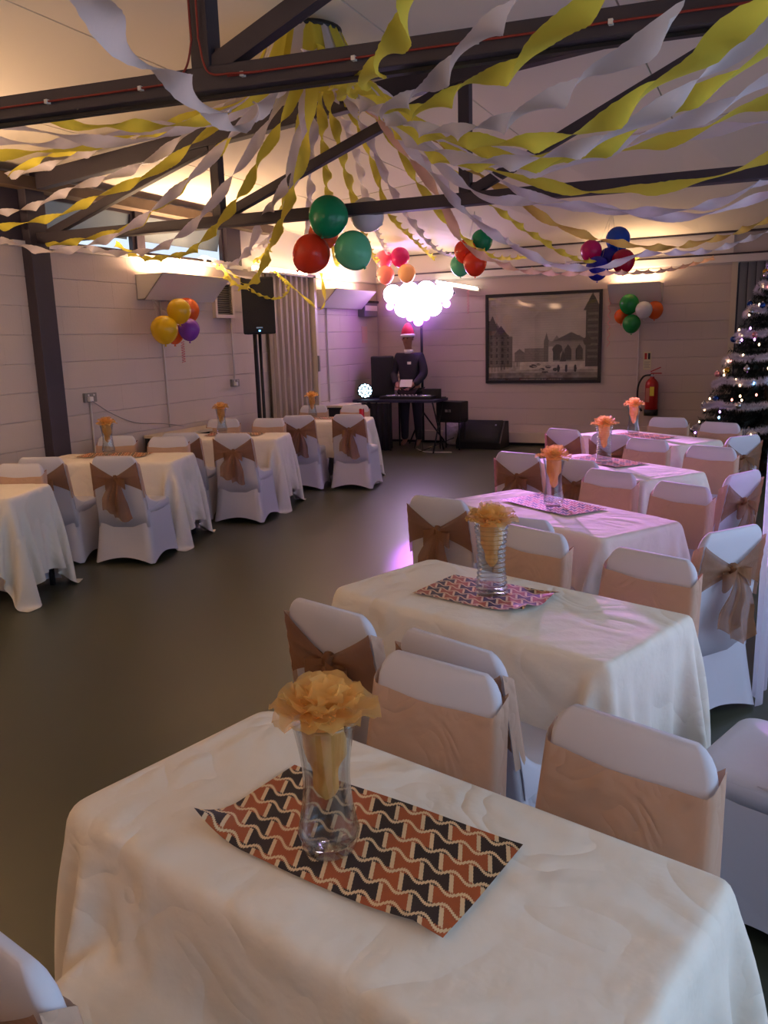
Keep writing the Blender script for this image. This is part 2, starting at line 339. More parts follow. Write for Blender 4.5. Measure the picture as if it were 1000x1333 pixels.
truss('roof_truss', lambda x: 2.96 + 0.12 * x, XL, XR, [-4.00, -1.95, 0.12], 'near dark steel roof truss across the top of the picture, carrying red cable', True)
truss('roof_truss', lambda x: 5.55 + 0.06 * (x + 5.9), XL + 0.1, XR, [-4.02, -2.01, 0.02], 'farther dark steel roof truss springing from the left wall column', False)

# ------------------------------------------------------------------ tables and cloths
TH = 0.745
def make_table(loc, rot, L, Wd, label, group):
    t = thing('trestle_table', (loc[0], loc[1], 0), rot, label, 'table', group)
    boxo('tabletop', (-L / 2 + 0.022, -Wd / 2 + 0.022, TH - 0.03), (L / 2 - 0.022, Wd / 2 - 0.022, TH - 0.006), m_top, t, bevel=0.004)
    for sx in (-1, 1):
        for sy in (-1, 1):
            x, y = sx * (L / 2 - 0.06), sy * (Wd / 2 - 0.05); bm = bmesh.new()
            box(bm, (x - 0.015, y - 0.015, 0), (x + 0.015, y + 0.015, TH - 0.025), bevel=0.003); from_bm('leg', bm, m_leg, t)
    return t
def cloth_mesh(name, L, Wd, ox, oy, seed, obst=(), twist=0.0, off=(0, 0), floor_z=0.004):
    """hang a rectangular cloth over a table top with a small position-based solver"""
    rng = np.random.RandomState(seed); st = 0.024
    lx, ly = L + 2 * ox, Wd + 2 * oy; nx, ny = int(lx / st) + 1, int(ly / st) + 1
    u = np.linspace(-lx / 2, lx / 2, nx); v = np.linspace(-ly / 2, ly / 2, ny); dx, dy = u[1] - u[0], v[1] - v[0]
    X = np.zeros((nx, ny, 3)); U, V_ = np.meshgrid(u, v, indexing='ij'); c, s = math.cos(twist), math.sin(twist)
    X[..., 0] = U * c - V_ * s + off[0]; X[..., 1] = U * s + V_ * c + off[1]; X[..., 2] = TH + 0.012 + rng.rand(nx, ny) * 0.004
    P = X.copy(); hl, hw = L / 2 + 0.004, Wd / 2 + 0.004; r = 0.006; dd = math.hypot(dx, dy)
    def con(a, b, rest, k=0.5):
        d = b - a; l = np.sqrt((d * d).sum(-1, keepdims=True)) + 1e-9; w = d * ((l - rest) / l) * k; a += w; b -= w
    def pairs(A, ax, step, rest, k=0.5):
        for o in range(2 * step if step > 1 else 2):
            if ax == 0:
                i = np.arange(o, nx - step, 2 * step if step > 1 else 2)
                if len(i) == 0: continue
                a = A[i]; b = A[i + step]; con(a, b, rest, k); A[i] = a; A[i + step] = b
            else:
                i = np.arange(o, ny - step, 2 * step if step > 1 else 2)
                if len(i) == 0: continue
                a = A[:, i]; b = A[:, i + step]; con(a, b, rest, k); A[:, i] = a; A[:, i + step] = b
    boxes = [(0, 0, hl, hw, TH, 0.0)] + list(obst)
    for it in range(260):
        vel = (X - P) * 0.97; P = X.copy(); X = X + vel; X[..., 2] -= 0.0011
        for k in range(7):
            pairs(X, 0, 1, dx); pairs(X, 1, 1, dy)
            for o in (0, 1):
                a = X[o:-1:2, :-1]; b = X[o + 1::2, 1:]; n = min(len(a), len(b)); a = a[:n]; b = b[:n]; A, B = a.copy(), b.copy(); con(A, B, dd, 0.18); a[...] = A; b[...] = B
                a = X[o:-1:2, 1:]; b = X[o + 1::2, :-1]; n = min(len(a), len(b)); a = a[:n]; b = b[:n]; A, B = a.copy(), b.copy(); con(A, B, dd, 0.18); a[...] = A; b[...] = B
            pairs(X, 0, 2, 2 * dx, 0.03); pairs(X, 1, 2, 2 * dy, 0.03)
            for bx, by, bl, bw, bz, brot in boxes:
                cc, ss = math.cos(brot), math.sin(brot)
                px = (X[..., 0] - bx) * cc + (X[..., 1] - by) * ss; py = -(X[..., 0] - bx) * ss + (X[..., 1] - by) * cc
                ins = (np.abs(px) < bl) & (np.abs(py) < bw) & (X[..., 2] < bz + r)
                ex = bl - np.abs(px); ey = bw - np.abs(py); ez = bz + r - X[..., 2]
                top = ins & (ez <= np.minimum(ex, ey) + 0.02); X[..., 2] = np.where(top, bz + r, X[..., 2])
                sx = ins & ~top & (ex <= ey); sy = ins & ~top & (ex > ey)
                npx = np.where(sx, np.sign(px) * bl, px); npy = np.where(sy, np.sign(py) * bw, py)
                ch = sx | sy
                X[..., 0] = np.where(ch, bx + npx * cc - npy * ss, X[..., 0]); X[..., 1] = np.where(ch, by + npx * ss + npy * cc, X[..., 1])
                P[top] = P[top] * 0.2 + X[top] * 0.8
        X[..., 2] = np.maximum(X[..., 2], floor_z)
    V = X.reshape(-1, 3).tolist(); F = [(i * ny + j, (i + 1) * ny + j, (i + 1) * ny + j + 1, i * ny + j + 1) for i in range(nx - 1) for j in range(ny - 1)]
    me = bpy.data.meshes.new(name); me.from_pydata(V, [], F); me.update(); me.polygons.foreach_set('use_smooth', [True] * len(F)); me.materials.append(m_cloth); return me
def put_cloth(me, loc, rot, label, group):
    o = bpy.data.objects.new('tablecloth', me); C.objects.link(o); o.location = (loc[0], loc[1], 0); o.rotation_euler = (0, 0, rot)
    s = o.modifiers.new('smooth', 'SUBSURF'); s.levels = 1; s.render_levels = 1
    return tag(o, label, 'tablecloth', group)
D = math.radians
def rel(world, loc, rot):
    dx, dy = world[0] - loc[0], world[1] - loc[1]; c, s = math.cos(-rot), math.sin(-rot); return (dx * c - dy * s, dx * s + dy * c)
RT = [((-0.65, 1.27), D(-14.2), 1.21, 0.60), ((-0.84, 2.775), D(-19.5), 1.21, 0.59), ((-1.03, 4.40), D(-32.7), 1.26, 0.60), ((-1.01, 6.05), D(-36), 1.22, 0.62), ((-0.99, 7.85), D(-35), 1.22, 0.60)]
LT = [((-5.12, 3.79), D(20), 1.22, 0.60), ((-5.14, 5.47), D(19.5), 1.22, 0.62), ((-5.12, 7.09), D(17), 1.22, 0.62), ((-4.99, 8.87), D(17), 1.24, 0.62)]
rl = ['nearest the camera, right row', 'second from the camera, right row', 'third from the camera, right row', 'fourth from the camera, right row', 'farthest back, right row, by the extinguisher']
ll = ['at the left edge of the picture', 'second in the left row, before the dark column', 'third in the left row, near the low heater', 'farthest in the left row, carrying a red can']
GT, GC = 'white-covered trestle tables', 'cream tablecloths'
T1s = rel((-0.965, 0.975), *RT[0][:2]); T2s = rel((0.15, 2.45), *RT[1][:2])
meshes = [cloth_mesh('tablecloth', 1.21, 0.60, 0.40, 0.36, 1, obst=[(T1s[0], T1s[1], 0.235, 0.235, 0.478, D(-12) - RT[0][1])], twist=0.012, off=(-0.01, -0.03)),
          cloth_mesh('tablecloth', 1.21, 0.59, 0.40, 0.30, 2, obst=[(T2s[0], T2s[1], 0.235, 0.235, 0.478, D(70.5) - RT[1][1])], twist=-0.015, off=(0.03, 0.0)),
          cloth_mesh('tablecloth', 1.24, 0.60, 0.34, 0.33, 3, twist=0.02)]
left_mesh = cloth_mesh('tablecloth', 1.24, 0.615, 0.52, 0.40, 5, twist=0.03)
def fit(me, L, Wd, L0, W0):
    return (L / L0, Wd / W0, 1)
for i, (loc, rot, L, Wd) in enumerate(RT):
    make_table(loc, rot, L, Wd, 'trestle table under a cloth, ' + rl[i], GT)
    me = meshes[min(i, 2)]; o = put_cloth(me, loc, rot + (PI if i == 3 else 0), 'creased cream cloth on the table ' + rl[i], GC)
    if i >= 2: o.scale = (L / 1.24 + 0.003, Wd / 0.60 + 0.003, 1)
for i, (loc, rot, L, Wd) in enumerate(LT):
    make_table(loc, rot, L, Wd, 'trestle table under a cloth, ' + ll[i], GT)
    o = put_cloth(left_mesh, loc, rot, 'long cream cloth on the table ' + ll[i], GC); o.data = o.data.copy(); sx_, sy_ = L / 1.24 + 0.003, Wd / 0.615 + 0.003; cr_, sr_ = math.cos(rot), math.sin(rot)
    for v_ in o.data.vertices:
        x, y = v_.co.x * sx_, v_.co.y * sy_; wx = loc[0] + x * cr_ - y * sr_; wx = max(wx, XL + 0.05 + 0.012 * math.sin(y * 30)); wy = loc[1] + x * sr_ + y * cr_
        v_.co.x, v_.co.y = (wx - loc[0]) * cr_ + (wy - loc[1]) * sr_, -(wx - loc[0]) * sr_ + (wy - loc[1]) * cr_

# ------------------------------------------------------------------ chairs
def chair_parts(t, bow=1, front_band=True):
    # skirt: stretch cover from the seat edge to the four feet
    rings = []
    N = 48
    for k in range(11):
        s = k / 10; z = 0.455 * (1 - s); ring = []
        hx = 0.215 + 0.050 * s ** 1.3; y0, y1 = -0.215 - 0.065 * s ** 1.2, 0.215 + 0.03 * s
        for q in range(N):
            a = 2 * PI * (q + 0.5) / N; cx, cy = math.cos(a), math.sin(a); m_ = max(abs(cx), abs(cy)); sx, sy = cx / m_, cy / m_
            corner = min(abs(sx), abs(sy)) # 0 at middle of a side, 1 at corner
            pull = 1 - 0.11 * math.sin(min(s, 1) * PI * 0.5) * (1 - corner ** 2.2)
            x = sx * hx; y = (y1 + y0) / 2 + sy * (y1 - y0) / 2
            rr = 0.05 * (corner ** 8)
            if abs(sx) > abs(sy): x *= pull if sx > 0 or True else 1
            else: y = (y1 + y0) / 2 + (y - (y1 + y0) / 2) * pull
            x *= 1 - rr; y *= 1 - rr * 0.6
            zz = z + s ** 3 * 0.055 * (1 - corner ** 1.6) + 0.004
            ring.append((x, y, zz))
        rings.append(ring)
    sk = loft('skirt', rings, m_cover, t, cap0=False, cap1=False)
    # seat pad
    rings = []
    for z, g in ((0.40, -0.004), (0.445, 0.0), (0.462, -0.004), (0.473, -0.016), (0.478, -0.05), (0.481, -0.12)):
        rings.append([(x, y + 0.0, z) for x, y in rrect(0.436 + 2 * g, 0.436 + 2 * g, 0.055 + g * 0.2, 7)])
    loft('seat', rings, m_cover, t)
    # backrest: rounded slab, leaning back, with the cover stretched from it to the seat sides
    rings = []; top = 0.875
    zs = [0.30, 0.42, 0.5, 0.58, 0.66, 0.73, 0.78, 0.81, 0.83, 0.848, 0.86, 0.868]
    for z in zs:
        f = (z - 0.42) / 0.45; w = 0.425 - 0.052 * f; yo = -0.205 - 0.072 * max(f, -0.1)
        if z > 0.80:
            e = (z - 0.80) / 0.0725; w -= 2 * 0.062 * (1 - math.sqrt(max(0, 1 - e * e)))
        th = 0.046 - 0.008 * f - (0.022 * ((z - 0.83) / 0.04) ** 2 if z > 0.83 else 0)
        rings.append([(x, y + yo, z + 0.016 * max(0, 1 - (2 * x / 0.4) ** 2) * max(0, (z - 0.6) / 0.27)) for x, y in rrect(w, th, min(th / 2 - 0.002, 0.018), 6)])
    loft('backrest', rings, m_cover, t)
    for sgn in (-1, 1):
        def g(u, v, sgn=sgn):
            # curve from backrest side down along the seat edge; fan to the corner
            p0, p1, p2 = (-0.245, 0.66), (-0.205, 0.49), (0.02, 0.472)
            yb = (1 - u) ** 2 * p0[0] + 2 * u * (1 - u) * p1[0] + u * u * p2[0]; zb = (1 - u) ** 2 * p0[1] + 2 * u * (1 - u) * p1[1] + u * u * p2[1]
            xb = 0.196 + 0.016 * u
            yc, zc_, xc = -0.215, 0.44, 0.215
            return (sgn * (xb * (1 - v) + xc * v + 0.006 * math.sin(v * PI)), yb * (1 - v) + yc * v, zb * (1 - v) + zc_ * v)
        grid('side_gusset', g, 12, 6, m_cover, t, thick=0.004)
    # sash: plain band on the front of the back, pulled into a V on the outside
    f_ = lambda z: (z - 0.42) / 0.45
    yo = lambda z: -0.205 - 0.072 * f_(z)
    wd = lambda z: 0.425 - 0.052 * f_(z)
    bt = 0.79
    def band(u, v):
        # runs around the two edges; u from left edge round the front to right edge
        z = 0.545 + (bt - 0.545) * v - 0.010 * math.sin(u * PI) * v + 0.002 * math.sin(u * 11 + v * 5)
        w = wd(z) / 2 + 0.004; th = 0.029
        s = (u - 0.5) * 2 * (w + th)
        if abs(s) <= w - 0.014: x, y = s, yo(z) + th + 0.002 + 0.002 * fnoise(u * 9, v * 4)
        else:
            e = min(1, (abs(s) - (w - 0.014)) / (th + 0.014)); a = min(1, e * 2.2) * PI * 0.5
            x = math.copysign(w - 0.014 + 0.015 * math.sin(a), s); y = yo(z) + th + 0.002 - 0.015 * (1 - math.cos(a)) - max(0, e - 0.454) / 0.546 * (2 * th - 0.012); z += 0.042 * e * v
        return (x, y, z)
    sh = grid('sash', band, 44, 10, m_band, t)
    kz = 0.70; ky = yo(kz) - 0.040
    for sgn in (-1, 1):
        def wing(u, v, sgn=sgn):
            zt = bt + 0.042 + (kz + 0.018 - bt - 0.042) * u ** 0.9; zl = 0.60 + (kz - 0.022 - 0.60) * u ** 0.8
            z = zl + (zt - zl) * v; x = (wd(z) / 2 + 0.003) * (1 - u) * sgn + sgn * 0.012 * u
            return (x, yo(z) - 0.029 - 0.012 * u ** 2 - 0.004 * math.sin(v * 14) * u * 1.3 - 0.002 * math.sin(v * 25 + u * 3), z)
        grid('sash_wing', wing, 16, 12, m_bow, sh)
    b = None
    if bow:
        rn = random.Random(bow)
        V = []; kk = lathe('bow', [(0.001, -0.03), (0.016, -0.024), (0.024, 0), (0.016, 0.024), (0.001, 0.03)], m_bow, t, 12, (0, ky, kz), axis=(0.3, 0, 1))
        for sgn in (-1, 1):
            ln = rn.uniform(0.24, 0.33); sp = rn.uniform(0.03, 0.06); wq = rn.uniform(0.125, 0.165); ph = rn.uniform(0, 6)
            def tail(u, v, sgn=sgn, ln=ln, sp=sp, wq=wq, ph=ph):
                w = 0.02 + (wq - 0.02) * min(1, u * 1.7) ** 0.8
                x = sgn * (0.006 + sp * u) + (v - 0.5) * w + 0.010 * math.sin(u * 5 + ph)
                y = ky - 0.012 - 0.03 * math.sin(min(1, u * 1.4) * PI) * 0.6 - 0.011 * math.sin(v * 11 + ph + u * 2) * min(1, u * 3)
                return (x, y - 0.012 * u, kz - u * ln + 0.018 * math.sin(v * 6 + ph) * u)
            grid('bow_tail', tail, 18, 12, m_bow, kk)
            ll_ = rn.uniform(0.075, 0.1); dr = rn.uniform(0.03, 0.07)
            def loop(u, v, sgn=sgn, ll_=ll_, dr=dr):
                a = u * 2 * PI; rad = (1 - math.cos(a)) / 2
                x = sgn * ll_ * rad; w = 0.02 + 0.075 * rad
                return (x, ky - 0.008 - 0.024 * math.sin(a) - 0.01 * rad, kz - dr * rad ** 1.2 + (v - 0.5) * w + 0.006 * math.sin(v * 9 + u * 4))
            grid('bow_loop', loop, 22, 8, m_bow, kk)
    return t
proto = chair_parts(thing('banquet_chair', (0, 0, 0), 0, '-', 'chair'), 1)
proto2 = chair_parts(thing('banquet_chair', (0, 0, 0), 0, '-', 'chair'), 4)
used = {}
GCH = 'white-covered chairs with organza sashes'
def chair(back, deg, label, p=0):
    th = D(deg); f = Vector((-math.sin(th), math.cos(th))); x, y = back[0] + f.x * 0.272, back[1] + f.y * 0.272
    pr = (proto, proto2)[p]; o = pr if p not in used else copy_tree(pr); used[p] = 1
    o.location = (x, y, 0); o.rotation_euler = (0, 0, th); tag(o, label, 'chair', GCH); return o
ch = [
 ((-1.02, 0.705), -12, 'cut-off chair at the bottom left corner, foreground cloth resting on its seat'),
 ((-0.73, 1.86), 166, 'chair just behind the nearest orange organza vase, beige sash front'),
 ((-0.22, 1.69), 161, 'large foreground chair at right with beige sash, facing the camera'),
 ((-1.22, 2.17), -17, 'chair with V-tied bronze sash and bow, behind the foreground table at its left'),
 ((-0.76, 2.03), -20, 'chair seen from behind, squeezed close beyond the beige-sashed chair by the nearest vase'),
 ((0.385, 2.37), 70.5, 'chair at the right end of the second table, cloth lying on its seat'),
 ((-0.88, 3.40), 153, 'chair facing the camera just right of the near ribbed vase'),
 ((-0.36, 3.15), 155, 'chair facing the camera beyond the right part of the second table'),
 ((-0.10, 3.67), 54, 'chair at the third table\'s right end with a long bronze bow, right picture edge'),
 ((-1.54, 3.96), -14, 'chair at the aisle end of the third table, bow hanging over the purple-lit floor'),
 ((-1.02, 3.62), -10, 'chair mostly hidden behind the near ribbed vase, back to the camera'),
 ((-0.84, 5.06), 152, 'chair facing the camera on the far side of the third table, left one'),
 ((-0.39, 4.70), 147, 'chair facing the camera on the far side of the third table, right one'),
 ((-0.10, 5.19), 62, 'tilted chair at the fourth table\'s right end, sash in a V'),
 ((-1.60, 5.70), -17, 'chair at the aisle end of the fourth table, back to the camera'),
 ((-1.14, 5.48), -25, 'chair with dark bow just right of the third vase of the right row'),
 ((-0.83, 6.68), 154, 'chair facing the camera on the far side of the fourth table, left one'),
 ((-0.34, 6.33), 156, 'chair facing the camera on the far side of the fourth table, right one'),
 ((-1.62, 7.25), -25, 'chair at the aisle end of the farthest right-row table'),
 ((-1.16, 6.95), -20, 'chair behind the fourth vase of the right row, back to the camera'),
 ((-0.86, 8.42), 168, 'chair facing the camera below the red extinguisher'),
 ((-0.37, 8.02), 156, 'chair facing the camera at the foot of the decorated tree'),
 ((-0.15, 7.02), 51, 'chair at the right end of the farthest right-row table, before the tree'),
 ((-4.98, 4.30), 195, 'chair beyond the leftmost table, only its beige sash and crown showing'),
 ((-5.34, 3.16), 20, 'chair under the hanging cloth of the leftmost table'),
 ((-5.12, 4.62), 21, 'slanted chair in the left row nearest the dark wall column'),
 ((-4.56, 4.82), 15, 'chair with big bronze bow squarely seen, second table of the left row'),
 ((-5.58, 5.96), 199, 'chair at the wall side of the second left table, left one, beyond the vase'),
 ((-5.00, 6.00), 199, 'chair at the wall side of the second left table, right one'),
 ((-5.10, 6.30), 22, 'chair at the third left table half hidden behind the second table\'s cloth'),
 ((-4.55, 6.38), 13, 'chair with long bronze bow at the third table of the left row'),
 ((-5.52, 7.58), 197, 'chair beyond the third left table, in front of the heater'),
 ((-5.02, 7.74), 190, 'chair beyond the third left table, below the loudspeaker'),
 ((-4.86, 8.11), 18, 'chair with bow at the farthest left table, the left of two'),
 ((-4.32, 8.32), 10, 'chair with bow at the farthest left table, the right of two, hem askew'),
 ((-5.40, 9.42), 190, 'chair beyond the farthest left table, before the pleated door'),
 ((-4.86, 9.55), 190, 'chair beyond the farthest left table, beside the red can'),
]
for i, (b, a, l) in enumerate(ch): chair(b, a, l, 1 if i in (8, 9, 15, 26, 34) else 0)

# ------------------------------------------------------------------ runners, vases, organza flowers
def runner_mat():
    m = bpy.data.materials.new('woven print'); m.use_nodes = True; nt = m.node_tree; N = nt.nodes; L = nt.links
    tc = N.new('ShaderNodeTexCoord'); sp = N.new('ShaderNodeSeparateXYZ'); L.new(tc.outputs['Object'], sp.inputs[0])
    def op(o, a, b=None, c=None):
        n = N.new('ShaderNodeMath'); n.operation = o
        for i, x in enumerate((a, b, c)):
            if x is None: continue
            if isinstance(x, (int, float)): n.inputs[i].default_value = x
            else: L.new(x, n.inputs[i])
        return n.outputs[0]
    # small stepped jitter like woven threads
    U = op('MULTIPLY', sp.outputs[0], 1 / 0.062); V = op('MULTIPLY', sp.outputs[1], 1 / 0.044)
    U = op('ADD', U, op('MULTIPLY', V, 0.25))
    jit = op('MULTIPLY', op('SUBTRACT', op('PINGPONG', op('MULTIPLY', sp.outputs[0], 420.0), 1.0), 0.5), 0.09)
    V2 = op('ADD', V, jit)
    row = op('FLOOR', V2); w = op('SUBTRACT', V2, row)
    par = op('MODULO', op('ADD', row, 100.0), 2.0); sg = op('SUBTRACT', 1.0, op('MULTIPLY', par, 2.0))
    T = op('MULTIPLY', op('COSINE', op('MULTIPLY', U, 6.2832)), -1.0)
    A = op('MULTIPLY', op('MULTIPLY', T, sg), 0.20)
    d1 = op('ABSOLUTE', op('SUBTRACT', w, A)); d2 = op('ABSOLUTE', op('SUBTRACT', w, op('SUBTRACT', 1.0, A)))
    dl = op('MINIMUM', d1, d2)
    sh = op('ADD', U, op('MULTIPLY', par, 0.5)); us = op('ADD', sh, op('MULTIPLY', op('SUBTRACT', w, 0.5), 0.12))
    fr = op('ABSOLUTE', op('SUBTRACT', op('FRACT', us), 0.5)); ds = op('SUBTRACT', 0.5, fr)
    line = op('LESS_THAN', op('MINIMUM', dl, op('MULTIPLY', ds, 1.3)), 0.092)
    chk = op('MODULO', op('ADD', op('FLOOR', us), op('ADD', row, 200.0)), 2.0)
    mx = N.new('ShaderNodeMix'); mx.data_type = 'RGBA'; L.new(chk, mx.inputs[0]); mx.inputs[6].default_value = srgb(52, 38, 34); mx.inputs[7].default_value = srgb(168, 84, 44)
    m2 = N.new('ShaderNodeMix'); m2.data_type = 'RGBA'; L.new(line, m2.inputs[0]); L.new(mx.outputs[2], m2.inputs[6]); m2.inputs[7].default_value = srgb(222, 190, 146)
    p = N['Principled BSDF']; p.inputs['Roughness'].default_value = 0.6; p.inputs['Specular IOR Level'].default_value = 0.35
    geo = N.new('ShaderNodeNewGeometry'); m3 = N.new('ShaderNodeMix'); m3.data_type = 'RGBA'; L.new(geo.outputs['Backfacing'], m3.inputs[0]); L.new(m2.outputs[2], m3.inputs[6]); m3.inputs[7].default_value = srgb(215, 205, 200)
    L.new(m3.outputs[2], p.inputs['Base Color'])
    br = N.new('ShaderNodeTexNoise'); br.inputs['Scale'].default_value = 500; L.new(tc.outputs['Object'], br.inputs['Vector']); bp = N.new('ShaderNodeBump'); bp.inputs['Strength'].default_value = 0.25; bp.inputs['Distance'].default_value = 0.002; L.new(br.outputs['Fac'], bp.inputs['Height']); L.new(bp.outputs[0], p.inputs['Normal'])
    return m
m_run = runner_mat()
ZT = TH + 0.013
def runner(loc, deg, L, Wd, label, curls):
    def g(u, v):
        x, y = (u - 0.5) * L, (v - 0.5) * Wd; z = 0.0015 * math.sin(u * 9 + v * 3) + 0.0015
        for cu, cv, h in curls:
            d = math.hypot((u - cu) * L, (v - cv) * Wd); z += h * max(0, 1 - d / 0.13) ** 2
        return (x, y, z)
    o = grid('table_runner', g, 40, 22, m_run); o.location = (loc[0], loc[1], ZT); o.rotation_euler = (0, 0, D(deg)); tag(o, label, 'table mat', 'patterned table mats'); return o
runner((-0.67, 1.255), -9.5, 0.565, 0.30, 'brown, black and cream patterned mat under the nearest vase, left corner curling up', [(0, 0, 0.05), (0.9, 0, 0.012)])
runner((-0.91, 2.815), -13, 0.47, 0.29, 'patterned mat under the near ribbed vase, right corner curling up', [(1, 0.1, 0.035), (1, 0.8, 0.02)])
runner((-1.07, 4.52), -35, 0.56, 0.30, 'patterned mat with purple sheen on the third right-row table', [(0, 1, 0.01)])
runner((-1.07, 6.23), -38, 0.56, 0.30, 'patterned mat on the fourth right-row table', [(0, 1, 0.01)])
runner((-1.02, 7.86), -36, 0.55, 0.30, 'patterned mat on the farthest right-row table', [(1, 1, 0.01)])
runner((-5.25, 5.56), 17, 0.62, 0.30, 'patterned mat on the second left-row table', [(0, 0, 0.008)])
runner((-5.10, 7.20), 16, 0.60, 0.28, 'patterned mat on the third left-row table', [(0, 1, 0.008)])
runner((-4.98, 8.98), 16, 0.58, 0.28, 'patterned mat on the farthest left-row table', [(0, 1, 0.008)])

def vase(loc, rib, label, H=0.262):
    t = thing('glass_vase', (loc[0], loc[1], ZT + 0.006), 0, label, 'vase', 'glass table vases')
    out = []; n = 90 if rib else 36
    for k in range(n + 1):
        s = k / n; z = H * s
        if rib: r = 0.050 + 0.012 * abs(2 * s - 0.95) ** 1.7 + 0.0030 * math.sin(s * 2 * PI * 15)
        else: r = 0.044 + 0.021 * (abs(s - 0.55) / 0.5) ** 1.8 if s > 0.12 else 0.056 - 0.008 * (1 - s / 0.12) ** 2
        out.append((r, z))
    inn = [(max(0.002, r - 0.0035), z + (0.0 if z > 0.02 else 0)) for r, z in reversed(out) if z > 0.016]
    lathe('vase_body', [(0.001, 0)] + out + inn + [(0.001, 0.014)], m_vase, t, 40)
    return t
def puff(loc, seed, label, s=1.0, H=0.262):
    rn = random.Random(seed); z0 = ZT + 0.006
    t = thing('organza_flower', (loc[0], loc[1], z0), 0, label, 'organza flower', 'orange organza flowers in the vases')
    # folded tail standing in the vase
    rings = []
    for k in range(26):
        q = k / 25; z = 0.10 + (H + 0.01 - 0.10) * q; r = 0.006 + 0.034 * min(1, q * 1.7) ** 0.8 + 0.010 * max(0, q - 0.75) * 4 * 0.6 + 0.004 * math.sin(q * 13)
        ring = []
        for a_ in range(28):
            a = 2 * PI * a_ / 28; rr = r * (1 + 0.12 * math.sin(3 * a + q * 11) + 0.07 * math.sin(7 * a - q * 6)); rr = min(rr, 0.0405 + 0.012 * max(0, q - 0.7)); ring.append((rr * math.cos(a), rr * math.sin(a), z))
        rings.append(ring)
    loft('folded_tail', rings, m_puff_core, t)
    # ruffled petals: two overlapping crowns around a folded heart
    for ringi, (cnt, rad, el, sz, dz) in enumerate(((8, 0.074, 0.12, 0.064, 0.018), (7, 0.054, 0.45, 0.060, 0.040), (5, 0.030, 0.85, 0.052, 0.056), (3, 0.012, 1.25, 0.040, 0.062))):
        for k in range(cnt):
            a0 = 2 * PI * (k + 0.5 * ringi) / cnt + rn.uniform(-0.3, 0.3); e = el + rn.uniform(-0.15, 0.2); z_ = sz * rn.uniform(0.85, 1.15) * s; ph = rn.uniform(0, 6); cup = rn.uniform(0.5, 1.0)
            V = []; F = []; nr, na = 7, 26
            for i in range(nr + 1):
                for j in range(na):
                    rho = i / nr; th = 2 * PI * j / na; l = rho * math.cos(th) * z_; sd = rho * math.sin(th) * z_ * 1.15
                    n = cup * 0.4 * z_ * rho ** 2 * (0.4 + 0.6 * math.sin(th) ** 2) + (0.007 * math.sin(5 * th + ph) + 0.004 * math.sin(11 * th + ph * 2)) * rho ** 2
                    if l > 0: n -= 0.25 * l * l / z_ * (1.2 - e)
                    out_ = rad * s + l * math.cos(e) - n * math.sin(e); up = l * math.sin(e) + n * math.cos(e)
                    V.append((out_ * math.cos(a0) - sd * math.sin(a0), out_ * math.sin(a0) + sd * math.cos(a0), H + dz * s + up))
            for i in range(nr):
                for j in range(na): F.append((i * na + j, i * na + (j + 1) % na, (i + 1) * na + (j + 1) % na, (i + 1) * na + j))
            from_pd('petal', V, F, m_puff, t)
    return t
vl = [((-0.70, 1.205), 0, 'the nearest table'), ((-0.89, 2.82), 1, 'the second right-row table'), ((-1.05, 4.47), 0, 'the third right-row table'), ((-1.08, 6.18), 1, 'the fourth right-row table'), ((-1.12, 7.93), 0, 'the farthest right-row table'),
      ((-5.35, 5.60), 0, 'the second left-row table'), ((-5.30, 7.25), 0, 'the third left-row table'), ((-5.17, 8.98), 0, 'the farthest left-row table')]
for i, (loc, rib, w) in enumerate(vl):
    vase(loc, rib, ('ribbed' if rib else 'smooth waisted') + ' clear glass vase on ' + w); puff(loc, 20 + i, 'ruffled orange organza flower in the vase on ' + w, 0.74 if i < 5 else 0.66)
# red drinks can
t = thing('drinks_can', (-4.50, 9.02, ZT), 0, 'small red drinks can on the farthest left-row table', 'can')
lathe('can_body', [(0.001, 0), (0.026, 0.0), (0.032, 0.008), (0.032, 0.105), (0.027, 0.118)], mat('red can', srgb(190, 30, 45), 0.3, metal=0.3), t, 20)
lathe('can_lid', [(0.0265, 0.118), (0.026, 0.115), (0.001, 0.115)], m_chrome, t, 20)

